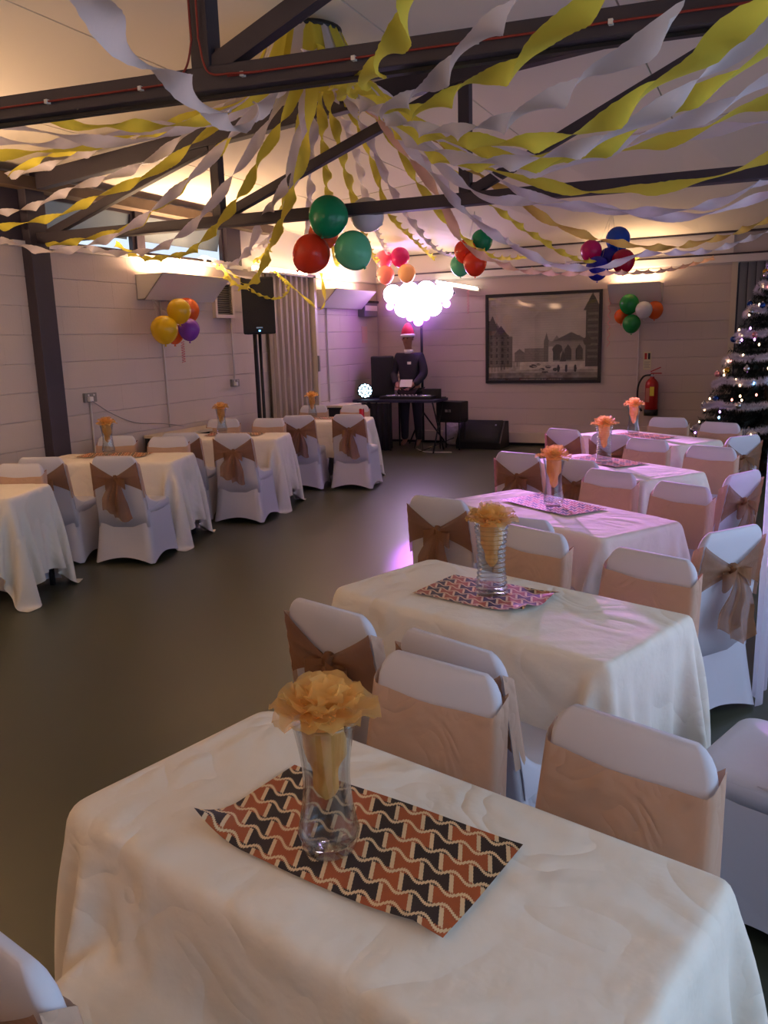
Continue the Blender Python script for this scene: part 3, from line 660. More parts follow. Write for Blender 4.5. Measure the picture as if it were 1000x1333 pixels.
# ------------------------------------------------------------------ wall lights (uplighters)
def uplighter(loc, rot, length, label, power, lamp=True):
    """wedge box open at the top; local x along the wall, local -y towards the wall"""
    t = thing('wall_uplighter', loc, rot, label, 'wall light', 'wedge-shaped wall uplighters'); h, dt, db, k = 0.25, 0.36, 0.10, 0.008
    l = length / 2
    V = []; F = []
    def slab(P, n):
        n = Vector(n).normalized() * k; b = len(V); V.extend([Vector(p) for p in P] + [Vector(p) + n for p in P]); F.extend([(b, b + 1, b + 2, b + 3), (b + 7, b + 6, b + 5, b + 4)] + [(b + i, b + 4 + i, b + 4 + (i + 1) % 4, b + (i + 1) % 4) for i in range(4)])
    slab([(-l, dt, h), (l, dt, h), (l, db, 0), (-l, db, 0)], (0, -h, dt - db)); slab([(-l, 0, 0), (-l, db, 0), (l, db, 0), (l, 0, 0)], (0, 0, 1))
    slab([(-l, 0, 0), (-l, 0, h), (-l, dt, h), (-l, db, 0)], (1, 0, 0)); slab([(l, 0, 0), (l, db, 0), (l, dt, h), (l, 0, h)], (-1, 0, 0)); slab([(-l, 0, 0), (l, 0, 0), (l, 0, h), (-l, 0, h)], (0, 1, 0))
    from_pd('housing', V, F, m_lampbox, t, smooth=False)
    tubeo('lamp_tube', [(-l + 0.06, 0.13, 0.17), (l - 0.06, 0.13, 0.17)], 0.016, m_tube, t, 10)
    m = Matrix.Rotation(rot, 4, 'Z'); p = Vector(loc) + m @ Vector((0, 0.15, h + 0.01)); q = p + m @ Vector((0, 0.12, 1))
    area('uplighter_lamp', p, q, length * 0.9, 0.22, power * 1.9, WARM)
    return t
m90 = -PI / 2   # on the left wall: local +y points into the room (+x)
uplighter((XL, 7.42, 2.17), m90, 1.16, 'cream wedge wall light on the left wall above the yellow and purple balloons', 28)
uplighter((XL, 11.2, 2.17), m90, 1.3, 'cream wedge wall light near the far left corner', 9)
uplighter((XL, 3.4, 2.17), m90, 1.16, 'cream wedge wall light left of the picture, by the leftmost table', 46)
uplighter((XL, 0.0, 2.17), m90, 1.16, 'cream wedge wall light of the left wall beside the camera', 46)
uplighter((-1.80, YB, 2.12), PI, 0.72, 'cream wedge wall light on the back wall above the green and white balloons', 6)
uplighter((-2.6, YF, 2.17), 0, 1.16, 'added cream wedge wall light, unseen on the wall behind the camera', 22)  # unseen lamp, added to light the tables near the camera
# bare tube over the pleated door and the batten on the back wall
def batten(p, q, label, m, power, nrm, col):
    p, q = Vector(p), Vector(q); t = thing('tube_light', (p + q) / 2, 0, label, 'wall light'); c = (p + q) / 2; d = (q - p).normalized(); n = Vector(nrm)
    bm = bmesh.new(); beam(bm, p - c - n * 0.035, q - c - n * 0.035, 0.05, 0.05, 0.004); from_bm('housing', bm, m_lampbox, t)
    tubeo('lamp_tube', [p - c + d * 0.03 + n * 0.01, q - c - d * 0.03 + n * 0.01], 0.02, m, t, 10)
    area('tube_lamp', c + n * 0.06, c + n, (q - p).length * 0.9, 0.05, power, col)
batten((-5.80, 8.75, 2.60), (-5.80, 10.1, 2.60), 'glaring warm tube light over the pleated door behind the loudspeaker', m_tube, 9, (0.85, 0, 0.5), WARM)
batten((-4.88, YB - 0.12, 2.57), (-4.15, YB - 0.12, 2.42), 'tilted lit tube on the back wall beside the framed print', m_cold_tube, 5, (0, -0.9, 0.4), (1, 0.85, 0.62))

# ------------------------------------------------------------------ things on the left wall
def socket(y, z, label):
    t = thing('double_socket', (XL, y, z), 0, label, 'wall socket'); boxo('face_plate', (0, -0.075, -0.045), (0.035, 0.075, 0.045), m_sock, t, bevel=0.004)
    for dy in (-0.035, 0.035):
        boxo('switch', (0.035, dy - 0.008, 0.015), (0.040, dy + 0.008, 0.032), m_plug, t)
    boxo('plug', (0.035, -0.055, -0.035), (0.075, -0.012, 0.01), m_plug, t, bevel=0.005); return t
socket(6.03, 1.23, 'grey double socket with a white plug, beside the dark column'); socket(8.44, 1.23, 'grey double socket below the loudspeaker, left wall')
def conduit(name, pts, label, r=0.010, m=None): return tag(tubeo(name, pts, r, m or m_pipe, None, 8), label, 'conduit')
conduit('wall_conduit', [(XL + 0.015, 7.17, 2.17), (XL + 0.015, 7.17, 0.82)], 'painted conduit dropping from the balloon-hung left wall light to the heater')
conduit('wall_conduit', [(XL + 0.015, 6.03, 1.18), (XL + 0.015, 6.03, 0.0)], 'painted conduit under the socket beside the dark column')
conduit('wall_conduit', [(XL + 0.015, 8.44, 2.02), (XL + 0.015, 8.44, 1.28)], 'painted conduit between the air vent and the socket under it')
conduit('wall_conduit', [(XL + 0.015, 10.85, 2.17), (XL + 0.015, 10.85, 0.8)], 'painted conduit dropping from the far left wall light')
conduit('wall_conduit', [(-1.75, YB - 0.015, 2.12), (-1.75, YB - 0.015, 0.25)], 'painted conduit dropping from the back wall light past the extinguisher')
conduit('plug_lead', catmull([(XL + 0.07, 6.0, 1.2), (XL + 0.06, 6.25, 1.06), (XL + 0.05, 6.6, 0.93), (XL + 0.08, 7.0, 0.88), (XL + 0.1, 7.3, 0.82)], 6), 'thin grey lead drooping from the socket to the heater', 0.005, m_sock)
v = thing('air_vent', (XL, 8.30, 2.22), 0, 'beige framed air vent with dark louvres left of the loudspeaker', 'vent')
bm = bmesh.new(); 
for a, b in (((0, -0.19, -0.22), (0.05, -0.15, 0.22)), ((0, 0.15, -0.22), (0.05, 0.19, 0.22)), ((0, -0.15, 0.17), (0.05, 0.15, 0.22)), ((0, -0.15, -0.22), (0.05, 0.15, -0.18))): box(bm, a, b)
from_bm('frame', bm, m_beige, v)
for k in range(14):
    s = boxo('louvre', (-0.012, -0.15, -0.002), (0.012, 0.15, 0.002), m_sock, v); s.location = (0.03, 0, -0.165 + k * 0.025); s.rotation_euler = (0, D(40), 0)
boxo('backing', (0, -0.15, -0.18), (0.006, 0.15, 0.17), m_black, v)
def heater(y0, y1, label, top=0.78):
    t = thing('low_heater', (XL, (y0 + y1) / 2, 0), 0, label, 'heater'); h = (y1 - y0) / 2
    boxo('casing', (0.016, -h, 0.0), (0.30, h, top - 0.03), m_black, t, bevel=0.005); boxo('top_plate', (0.016, -h - 0.02, top - 0.03), (0.33, h + 0.02, top), m_beige, t, bevel=0.004)
    for k in range(int((y1 - y0) / 0.06)): boxo('fin', (0.30, -h + 0.03 + k * 0.06, 0.08), (0.315, -h + 0.045 + k * 0.06, top - 0.1), m_dark, t)
heater(6.75, 7.95, 'long low heater with beige top below the conduit, left wall'); heater(10.75, 11.25, 'short low heater with beige top near the far left corner', 0.76)
# pleated folding door
pd_ = thing('folding_door', (XL + 0.06, 9.72, 0), 0, 'beige pleated folding door pushed against the left wall behind the loudspeaker', 'folding door')
m_pleat = mat('beige vinyl', srgb(176, 160, 148), 0.6, var=0.05, vscale=6)
boxo('backing', (-0.02, -0.52, 0.02), (-0.005, 0.54, 2.56), m_brown, pd_)
for k in range(15):
    y = -0.52 + k * 0.070; q = 0.055 if k % 2 else 0.03
    from_pd('pleat', [(x_, y_, z_) for z_ in (0.02, 2.56) for x_, y_ in ((0, y + 0.004), (q, y + 0.022), (q, y + 0.044), (0, y + 0.062))], [(0, 1, 5, 4), (1, 2, 6, 5), (2, 3, 7, 6), (3, 0, 4, 7), (4, 5, 6, 7), (3, 2, 1, 0)], m_pleat, pd_, smooth=False)
boxo('lead_post', (-0.02, 0.54, 0.0), (0.10, 0.60, 2.58), m_beige, pd_); boxo('latch', (0.1, 0.55, 1.28), (0.12, 0.59, 1.5), m_sock, pd_); boxo('track', (-0.03, -0.56, 2.56), (0.10, 0.6, 2.6), m_sock, pd_)
# small panel and notice near the corner
e = thing('wall_heater_unit', (XL, 12.15, 2.18), 0, 'small dark-topped wall unit with pale band in the far left corner', 'wall unit')
boxo('body', (0, -0.24, -0.12), (0.12, 0.24, 0.12), mat('unit grey', srgb(120, 118, 130), 0.5), e, bevel=0.01); boxo('band', (0.12, -0.22, -0.03), (0.125, 0.22, 0.05), m_plug, e); boxo('cap', (-0.0, -0.25, 0.09), (0.14, 0.25, 0.125), m_black, e)
n_ = boxo('notice', (0, -0.10, -0.13), (0.003, 0.10, 0.13), mat('peach paper', srgb(214, 178, 158), 0.8)); n_.location = (XL + 0.002, 12.12, 1.78); tag(n_, 'small peach paper notice on the left wall below the wall unit', 'notice')

# ------------------------------------------------------------------ loudspeakers
def speaker_box(t, w, d, h, led=True):
    rings = []
    for z, g in ((0, -0.012), (0.012, 0), (h - 0.012, 0), (h, -0.012)):
        rings.append([(-w / 2 - g, d / 2 + g, z), (w / 2 + g, d / 2 + g, z), (w * 0.40 + g, -d / 2 - g, z), (-w * 0.40 - g, -d / 2 - g, z)][::-1])
    loft('cabinet', rings, m_black, t, smooth=False)
    boxo('grille', (-w / 2 + 0.012, d / 2, 0.03), (w / 2 - 0.012, d / 2 + 0.012, h - 0.02), m_grille, t, bevel=0.004)
    if led:
        boxo('badge', (-0.035, d / 2 + 0.012, 0.065), (0.035, d / 2 + 0.016, 0.08), m_chrome, t)
        boxo('power_light', (-0.010, d / 2 + 0.012, 0.030), (0.010, d / 2 + 0.017, 0.045), mat('blue light', (0.1, 0.4, 1, 1), emit=(0.15, 0.5, 1, 1), estr=6), t)
s1 = thing('loudspeaker', (-5.48, 8.36, 1.80), D(-146), 'tall black loudspeaker with blue light on a pole stand by the left wall', 'loudspeaker'); speaker_box(s1, 0.37, 0.34, 0.64)
def stand(loc, top, label):
    t = thing('speaker_stand', (loc[0], loc[1], 0), 0, label, 'speaker stand')
    tubeo('pole', [(0, 0, 0.12), (0, 0, top)], 0.019, m_black, t, 12); lathe('collar', [(0.03, 0.62), (0.034, 0.64), (0.034, 0.72), (0.03, 0.74)], m_black, t, 14)
    for k in range(3):
        a = D(90 + 120 * k); tubeo('leg', [(0.03 * math.cos(a), 0.03 * math.sin(a), 0.66), (0.40 * math.cos(a), 0.40 * math.sin(a), 0.012)], 0.013, m_black, t, 8)
        tubeo('brace', [(0.015 * math.cos(a), 0.015 * math.sin(a), 0.2), (0.2 * math.cos(a), 0.2 * math.sin(a), 0.35)], 0.008, m_black, t, 6)
stand((-5.48, 8.36), 1.80, 'black tripod stand carrying the tall loudspeaker')
p2 = tag(tubeo('lighting_pole', [(-5.72, 8.62, 0.0), (-5.72, 8.62, 2.3)], 0.026, m_black, None, 12), 'second dark pole behind the loudspeaker stand', 'pole')

# ------------------------------------------------------------------ the disc jockey's corner
dk = thing('disco_desk', (-5.12, 11.60, 0), 0, 'dark disc jockey desk with black cloth front in the far left corner', 'desk')
boxo('desktop', (-0.68, -0.28, 0.76), (0.68, 0.28, 0.80), mat('desk dark', srgb(30, 28, 60), 0.5), dk, bevel=0.004)
def fr(u, v): return (-0.66 + 0.62 * u, -0.27 - 0.018 * math.sin(u * 40), 0.03 + 0.72 * v)
grid('front_cloth', fr, 50, 2, mat('black cloth', srgb(22, 20, 34), 0.9), dk, thick=0.004)
for x in (-0.62, 0.62):
    tubeo('leg', [(x, -0.22, 0.0), (x, 0.22, 0.76)], 0.013, m_black, dk, 8); tubeo('leg', [(x, 0.22, 0.0), (x, -0.22, 0.76)], 0.013, m_black, dk, 8)
mx = thing('disc_mixer', (-4.95, 11.55, 0.80), 0, 'flat black disc mixer on the dark desk', 'mixer'); boxo('mixer_body', (-0.42, -0.17, 0), (0.42, 0.17, 0.05), m_black, mx, bevel=0.006)
for x in (-0.28, 0.28): lathe('platter', [(0.001, 0.065), (0.09, 0.065), (0.1, 0.06), (0.1, 0.05)], m_chrome, mx, 24, (x, 0, 0))
for k in range(10): lathe('knob', [(0.001, 0.07), (0.008, 0.07), (0.01, 0.05)], m_plug if k % 3 == 0 else m_sock, mx, 8, (-0.12 + 0.06 * (k % 5), -0.1 + 0.1 * (k // 5), 0))
lp = thing('laptop', (-4.60, 11.72, 0.80), D(180), 'closed-angle black laptop at the desk end', 'laptop'); boxo('base', (-0.15, -0.1, 0), (0.15, 0.1, 0.018), m_black, lp); boxo('screen', (-0.15, 0.1, 0.01), (0.15, 0.112, 0.15), m_black, lp)
# round white effect light on the desk
fx = thing('effect_light', (-5.64, 11.45, 0.80), 0, 'round blue-white disco effect light at the left end of the desk', 'disco light')
lathe('housing', [(0.001, 0.13), (0.10, 0.13), (0.12, 0.09), (0.125, 0.0), (0.118, -0.005)], m_black, fx, 24, (0, 0.10, 0.12), axis=(0.35, -1, 0.1)) if False else None
lathe('housing', [(0.001, -0.12), (0.09, -0.12), (0.115, -0.06), (0.12, 0.02), (0.108, 0.03), (0.105, 0.0), (0.001, 0.0)], m_black, fx, 24, (0, 0, 0.13), axis=(0.42, -1, 0.08))
m_fx = mat('blue-white lens', (0.6, 0.85, 1, 1), emit=(0.55, 0.85, 1, 1), estr=9)
axv = Vector((0.42, -1, 0.08)).normalized(); qx = axv.to_track_quat('Z', 'Y')
for k in range(19):
    r = 0 if k == 0 else (0.045 if k < 7 else 0.088); a = 0 if k == 0 else (k * PI / 3 if k < 7 else k * PI / 6)
    c = Vector((0, 0, 0.13)) + qx @ Vector((r * math.cos(a), r * math.sin(a), 0.008)); lathe('lens', [(0.017, 0), (0.013, 0.008), (0.001, 0.012)], m_fx, fx, 10, c, axis=axv)
# light bar: stand, cross bar, par lamps enlarged and multiplied to imitate the camera glare
m_par = mat('violet-white lamp glass', (1, 0.9, 1, 1), emit=(1.0, 0.80, 1.0, 1), estr=20); m_pink = mat('pink lamp glass', (1, 0.3, 0.9, 1), emit=(0.85, 0.2, 1.0, 1), estr=14)
lb = thing('light_bar', (-4.97, 12.15, 0), 0, 'dazzling violet-white disco light bar on a stand above the disc jockey', 'disco light bar')
tubeo('pole', [(0.0, 0, 0.1), (0.0, 0, 2.36)], 0.02, m_black, lb, 10); tubeo('cross_bar', [(-0.56, 0, 2.36), (0.56, 0, 2.36)], 0.02, m_black, lb, 10)
for k in range(3): a = D(30 + 120 * k); tubeo('leg', [(0, 0, 0.55), (0.38 * math.cos(a), 0.38 * math.sin(a), 0.012)], 0.013, m_black, lb, 8)
for i, (x, z, r, m) in enumerate(((-0.42, 2.38, 0.155, m_par), (-0.14, 2.40, 0.165, m_par), (0.14, 2.40, 0.165, m_par), (0.42, 2.38, 0.155, m_par), (-0.25, 2.16, 0.14, m_par), (0.0, 2.14, 0.15, m_par), (0.25, 2.16, 0.14, m_par), (0.0, 1.96, 0.08, m_pink))):
    ax = Vector((0.42, -1, -0.1)).normalized(); c = Vector((x, -0.12, z))
    pr = lathe('par_lamp', [(0.001, -0.20), (r * 0.6, -0.19), (r * 0.85, -0.08), (r, -0.02), (r, 0.02), (r * 0.94, 0.02), (r * 0.94, 0.0)], m_black, lb, 24, c, axis=ax)
    lathe('lens', [(r * 0.94, 0.004), (r * 0.6, 0.018), (0.001, 0.024)], m, pr, 24, c, axis=ax)
for x, z in ((-0.47, 2.2), (-0.13, 2.02), (0.13, 2.02), (0.47, 2.2)):
    lathe('lens', [(0.06, 0.0), (0.03, 0.02), (0.001, 0.024)], m_pink, lb, 16, Vector((x, -0.13, z)), axis=ax)
def spot(name, loc, tgt, power, col, ang, blend=0.4, r=0.06):
    l = bpy.data.lights.new(name, 'SPOT'); l.energy = power; l.color = col; l.spot_size = D(ang); l.spot_blend = blend; l.shadow_soft_size = r
    o = bpy.data.objects.new(name, l); C.objects.link(o); o.location = loc; o.rotation_euler = (Vector(tgt) - Vector(loc)).to_track_quat('-Z', 'Y').to_euler()
VIO = (0.62, 0.22, 1.0)
spot('purple_beam', (-4.55, 11.75, 2.42), (-0.9, 6.3, 0.75), 5200, (0.76, 0.30, 1.0), 25, 0.6)
spot('purple_beam', (-4.75, 11.75, 2.42), (-0.65, 4.2, 0.9), 450, (0.74, 0.30, 1.0), 12, 0.3)
spot('purple_beam', (-4.9, 11.75, 2.40), (-2.35, 5.7, 0.0), 420, (0.60, 0.12, 1.0), 5, 0.6)
spot('purple_beam', (-4.75, 11.85, 2.42), (-0.8, 7.5, 2.45), 260, (0.62, 0.35, 1.0), 26, 0.6)
l = bpy.data.lights.new('violet_wash', 'POINT'); l.energy = 42; l.color = (0.40, 0.12, 1.0); l.shadow_soft_size = 0.12; o = bpy.data.objects.new('violet_wash', l); C.objects.link(o); o.location = (-4.95, 11.93, 2.24)
# glare haze volume, added to stand in for camera glare around the lamps
bm = bmesh.new(); bmesh.ops.create_icosphere(bm, subdivisions=3, radius=1)
for v_ in bm.verts: v_.co = Vector((v_.co.x * 0.85, v_.co.y * 0.42, v_.co.z * 0.62))
mh = bpy.data.materials.new('glare haze'); mh.use_nodes = True; nt = mh.node_tree; nt.nodes.remove(nt.nodes['Principled BSDF'])
vs = nt.nodes.new('ShaderNodeVolumeScatter'); vs.inputs['Color'].default_value = (0.75, 0.5, 1, 1); tc = nt.nodes.new('ShaderNodeTexCoord'); vm = nt.nodes.new('ShaderNodeVectorMath'); vm.operation = 'MULTIPLY'; vm.inputs[1].default_value = (1 / 0.85, 1 / 0.42, 1 / 0.62)
ln_ = nt.nodes.new('ShaderNodeVectorMath'); ln_.operation = 'LENGTH'; mr = nt.nodes.new('ShaderNodeMapRange'); mr.inputs['From Min'].default_value = 0.15; mr.inputs['From Max'].default_value = 1.0; mr.inputs['To Min'].default_value = 2.2; mr.inputs['To Max'].default_value = 0.0
nt.links.new(tc.outputs['Object'], vm.inputs[0]); nt.links.new(vm.outputs[0], ln_.inputs[0]); nt.links.new(ln_.outputs['Value'], mr.inputs['Value']); nt.links.new(mr.outputs[0], vs.inputs['Density']); nt.links.new(vs.outputs[0], nt.nodes['Material Output'].inputs['Volume'])
hz = from_bm('glare_haze', bm, mh, None, True); hz.location = (-4.97, 12.12, 2.15); tag(hz, 'added violet haze imitating the camera glare around the disco light bar', 'haze', kind='stuff')
# dark loudspeaker behind the desk, box on a stand, bag, floor wedge, leads
s2 = thing('loudspeaker', (-5.58, 11.98, 0.80), D(-155), 'dark loudspeaker left of the disc jockey', 'loudspeaker'); speaker_box(s2, 0.36, 0.3, 0.64, False)
sb = thing('equipment_stand', (-5.58, 11.98, 0), 0, 'low dark stand under the loudspeaker left of the disc jockey', 'stand'); boxo('shelf', (-0.24, -0.2, 0.76), (0.24, 0.2, 0.80), m_black, sb)
for x in (-0.2, 0.2):
    for y in (-0.16, 0.16): tubeo('leg', [(x, y, 0), (x, y, 0.76)], 0.014, m_black, sb, 8)
ks = thing('keyboard_case', (-4.40, 11.95, 0.44), D(-10), 'black equipment case on a small stand at the desk end', 'case'); boxo('case_body', (-0.22, -0.12, 0), (0.22, 0.12, 0.30), m_black, ks, bevel=0.015); boxo('latch', (-0.05, -0.13, 0.14), (0.05, -0.12, 0.18), m_chrome, ks)
kt = thing('case_stand', (-4.40, 11.95, 0), D(-10), 'thin black stand under the equipment case', 'stand'); boxo('shelf', (-0.2, -0.11, 0.42), (0.2, 0.11, 0.44), m_black, kt)
for x in (-0.17, 0.17):
    for y in (-0.09, 0.09): tubeo('leg', [(x, y, 0), (x, y, 0.42)], 0.011, m_black, kt, 8)
bm = bmesh.new(); bmesh.ops.create_icosphere(bm, subdivisions=4, radius=1)
for v_ in bm.verts:
    n = v_.co.copy(); k = 1 + 0.10 * fnoise(n.x * 3, n.y * 3 + n.z * 4, 2) + 0.05 * fnoise(n.x * 9, n.z * 9, 4); z = n.z * k
    v_.co = Vector((n.x * 0.19 * k * (1.05 if z < 0 else 0.9), n.y * 0.14 * k, max(0.003, 0.2 + z * 0.22)))
bag = from_bm('bin_bag', bm, creased('crumpled white plastic', srgb(190, 184, 190), 0.35, 0.15, 12, 40, 1.0, 0.03), None, True); bag.location = (-4.52, 12.38, 0); tag(bag, 'crumpled white plastic bag on the floor beside the wedge monitor', 'bag')
wm = thing('stage_monitor', (-4.0, 12.22, 0), 0, 'black wedge stage monitor on the floor under the framed print', 'stage monitor')
prof = [(-0.22, 0.0), (-0.24, 0.10), (0.02, 0.42), (0.20, 0.40), (0.24, 0.0)]
V = [(x, y, z) for x in (-0.36, 0.36) for y, z in prof]; F = [(0, 1, 2, 3, 4), (9, 8, 7, 6, 5)] + [(i, 5 + i, 5 + (i + 1) % 5, (i + 1) % 5) for i in range(5)]
from_pd('cabinet', V, F, m_black, wm, smooth=False); 
def gr(u, v): return (-0.33 + 0.66 * u, -0.246 + 0.255 * v, 0.108 + 0.315 * v)
grid('grille', gr, 4, 4, m_grille, wm, thick=0.012); boxo('badge', (0.22, -0.06, 0.33), (0.25, -0.045, 0.37), m_chrome, wm)
for k, (a, b, c) in enumerate((((-4.9, 11.7, 0.02), (-4.6, 11.45, 0.01), (-4.25, 11.5, 0.01)), ((-4.9, 11.9, 0.3), (-4.75, 11.5, 0.01), (-4.3, 11.75, 0.2)))):
    tag(tubeo('floor_lead', catmull([a, ((a[0] + b[0]) / 2, a[1] - 0.15, 0.01), b, c], 8), 0.007, m_plug if k == 0 else m_black, None, 6), ('pale lead curling on the floor under the desk end', 'black lead hanging to the floor under the desk end')[k], 'cable')
# disc jockey
def skin(name, J, E, m, parent, sub=2):
    me = bpy.data.meshes.new(name); me.from_pydata([j[:3] for j in J], E, []); me.update(); o = bpy.data.objects.new(name, me); C.objects.link(o); o.parent = parent; me.materials.append(m)
    s = o.modifiers.new('skin', 'SKIN'); s.use_smooth_shade = True
    for i, j in enumerate(J):
        r = j[3]; me.skin_vertices[0].data[i].radius = (r, r) if not isinstance(r, tuple) else r
    me.skin_vertices[0].data[0].use_root = True
    u = o.modifiers.new('sub', 'SUBSURF'); u.levels = sub; u.render_levels = sub; return o
dj = thing('person', (-5.12, 12.02, 0), D(0), 'person in dark jacket and white-trimmed red hat standing behind the disco desk', 'person')
m_skin = mat('skin', srgb(150, 104, 84), 0.55); m_jkt = mat('dark jacket', srgb(34, 30, 48), 0.8, bump=0.3, bscale=20); m_trs = mat('dark trousers', srgb(44, 34, 46), 0.85)
J = [(0, 0, 0.98, 0.12), (0, 0, 1.15, 0.115), (0, -0.02, 1.33, 0.12), (0, -0.04, 1.47, 0.06), (0, -0.06, 1.56, 0.05), (0, -0.08, 1.63, 0.075), (0, -0.085, 1.72, 0.085), (0, -0.075, 1.78, 0.06),
     (-0.18, -0.02, 1.42, 0.055), (-0.25, -0.06, 1.16, 0.042), (-0.12, -0.24, 0.98, 0.032), (-0.09, -0.30, 0.95, 0.028), (0.18, -0.02, 1.42, 0.055), (0.25, -0.06, 1.16, 0.042), (0.12, -0.24, 0.98, 0.032), (0.09, -0.30, 0.95, 0.028),
     (-0.09, 0, 0.90, 0.09), (-0.11, 0.0, 0.50, 0.055), (-0.12, 0.03, 0.10, 0.04), (-0.13, -0.10, 0.04, 0.035), (0.09, 0, 0.90, 0.09), (0.11, -0.0, 0.50, 0.055), (0.12, 0.03, 0.10, 0.04), (0.13, -0.10, 0.04, 0.035)]
E_ = [(0, 1), (1, 2), (2, 3), (3, 4), (4, 5), (5, 6), (6, 7), (2, 8), (8, 9), (9, 10), (10, 11), (2, 12), (12, 13), (13, 14), (14, 15), (0, 16), (16, 17), (17, 18), (18, 19), (0, 20), (20, 21), (21, 22), (22, 23)]
skin('body', J, E_, m_skin, dj)
for s_ in (-1, 1):
    for k, (dx, ln, dz) in enumerate(((-0.022, 0.060, 0), (-0.008, 0.070, 0.003), (0.008, 0.066, 0.002), (0.021, 0.052, -0.002))):
        b0 = Vector((s_ * 0.09 + dx, -0.315, 0.95 + dz)); skin('finger', [(*b0, 0.009), (*(b0 + Vector((0, -ln * 0.5, -0.006))), 0.008), (*(b0 + Vector((0, -ln * 0.9, -0.03))), 0.007)], [(0, 1), (1, 2)], m_skin, dj, 1)
    b0 = Vector((s_ * 0.09 - s_ * 0.02, -0.285, 0.945)); skin('thumb', [(*b0, 0.010), (*(b0 + Vector((-s_ * 0.03, -0.025, -0.008))), 0.009), (*(b0 + Vector((-s_ * 0.04, -0.05, -0.02))), 0.008)], [(0, 1), (1, 2)], m_skin, dj, 1)
    lathe('ear', [(0.001, -0.012), (0.018, -0.008), (0.022, 0), (0.016, 0.01), (0.001, 0.006)], m_skin, dj, 10, (s_ * 0.083, -0.07, 1.69), axis=(s_, 0.2, 0))
    lathe('eye', [(0.001, 0.007), (0.008, 0.005), (0.011, -0.004)], m_black, dj, 10, (s_ * 0.03, -0.162, 1.705), axis=(0, -1, 0))
from_pd('nose', [(-0.012, -0.16, 1.665), (0.012, -0.16, 1.665), (0, -0.188, 1.672), (0, -0.162, 1.715)], [(0, 1, 2), (0, 2, 3), (1, 3, 2)], m_skin, dj)
boxo('mouth', (-0.022, -0.163, 1.635), (0.022, -0.158, 1.642), mat('lips', srgb(120, 60, 60), 0.5), dj, bevel=0.002)
J2 = [(0, 0.0, 0.88, 0.175), (0, 0.0, 1.08, 0.165), (0, -0.02, 1.32, 0.172), (0, -0.035, 1.47, 0.075), (-0.19, -0.02, 1.42, 0.085), (-0.27, -0.06, 1.16, 0.07), (-0.15, -0.22, 0.99, 0.052), (0.19, -0.02, 1.42, 0.085), (0.27, -0.06, 1.16, 0.07), (0.15, -0.22, 0.99, 0.052)]
skin('jacket', J2, [(0, 1), (1, 2), (2, 3), (2, 4), (4, 5), (5, 6), (2, 7), (7, 8), (8, 9)], m_jkt, dj)
J3 = [(0, 0, 0.92, 0.14), (-0.10, 0, 0.84, 0.105), (-0.115, 0, 0.5, 0.078), (-0.125, 0.02, 0.10, 0.062), (0.10, 0, 0.84, 0.105), (0.115, 0, 0.5, 0.078), (0.125, 0.02, 0.10, 0.062)]
skin('trousers', J3, [(0, 1), (1, 2), (2, 3), (0, 4), (4, 5), (5, 6)], m_trs, dj)
bm = bmesh.new(); bmesh.ops.create_uvsphere(bm, u_segments=20, v_segments=12, radius=0.098, matrix=Matrix.Translation((0, -0.065, 1.735))); bmesh.ops.delete(bm, geom=[v_ for v_ in bm.verts if v_.co.z < 1.735 and v_.co.y < -0.06 or v_.co.z < 1.69], context='VERTS'); from_bm('hair', bm, mat('dark hair', srgb(26, 20, 22), 0.7, bump=0.5, bscale=80), dj, True)
lathe('hat', [(0.101, 1.742), (0.100, 1.79), (0.085, 1.85), (0.055, 1.90), (0.03, 1.93), (0.001, 1.94)], mat('red felt', srgb(190, 30, 50), 0.8), dj, 20, (0, -0.068, 0)); lathe('hat_trim', [(0.100, 1.725), (0.112, 1.732), (0.116, 1.75), (0.110, 1.768), (0.098, 1.772)], m_plug, dj, 20, (0, -0.068, 0))
lathe('collar', [(0.062, 1.475), (0.075, 1.50), (0.066, 1.535), (0.06, 1.53)], m_plug, dj, 16, (0, -0.045, 0)); boxo('badge', (0.04, -0.205, 1.31), (0.10, -0.195, 1.35), m_plug, dj)
pp = boxo('paper_sheet', (-0.10, -0.002, -0.06), (0.10, 0.002, 0.06), m_plug); pp.location = (-5.04, 11.66, 1.03); pp.rotation_euler = (D(-25), 0, 0); tag(pp, 'small sheet of paper held by the disc jockey over the desk', 'paper')

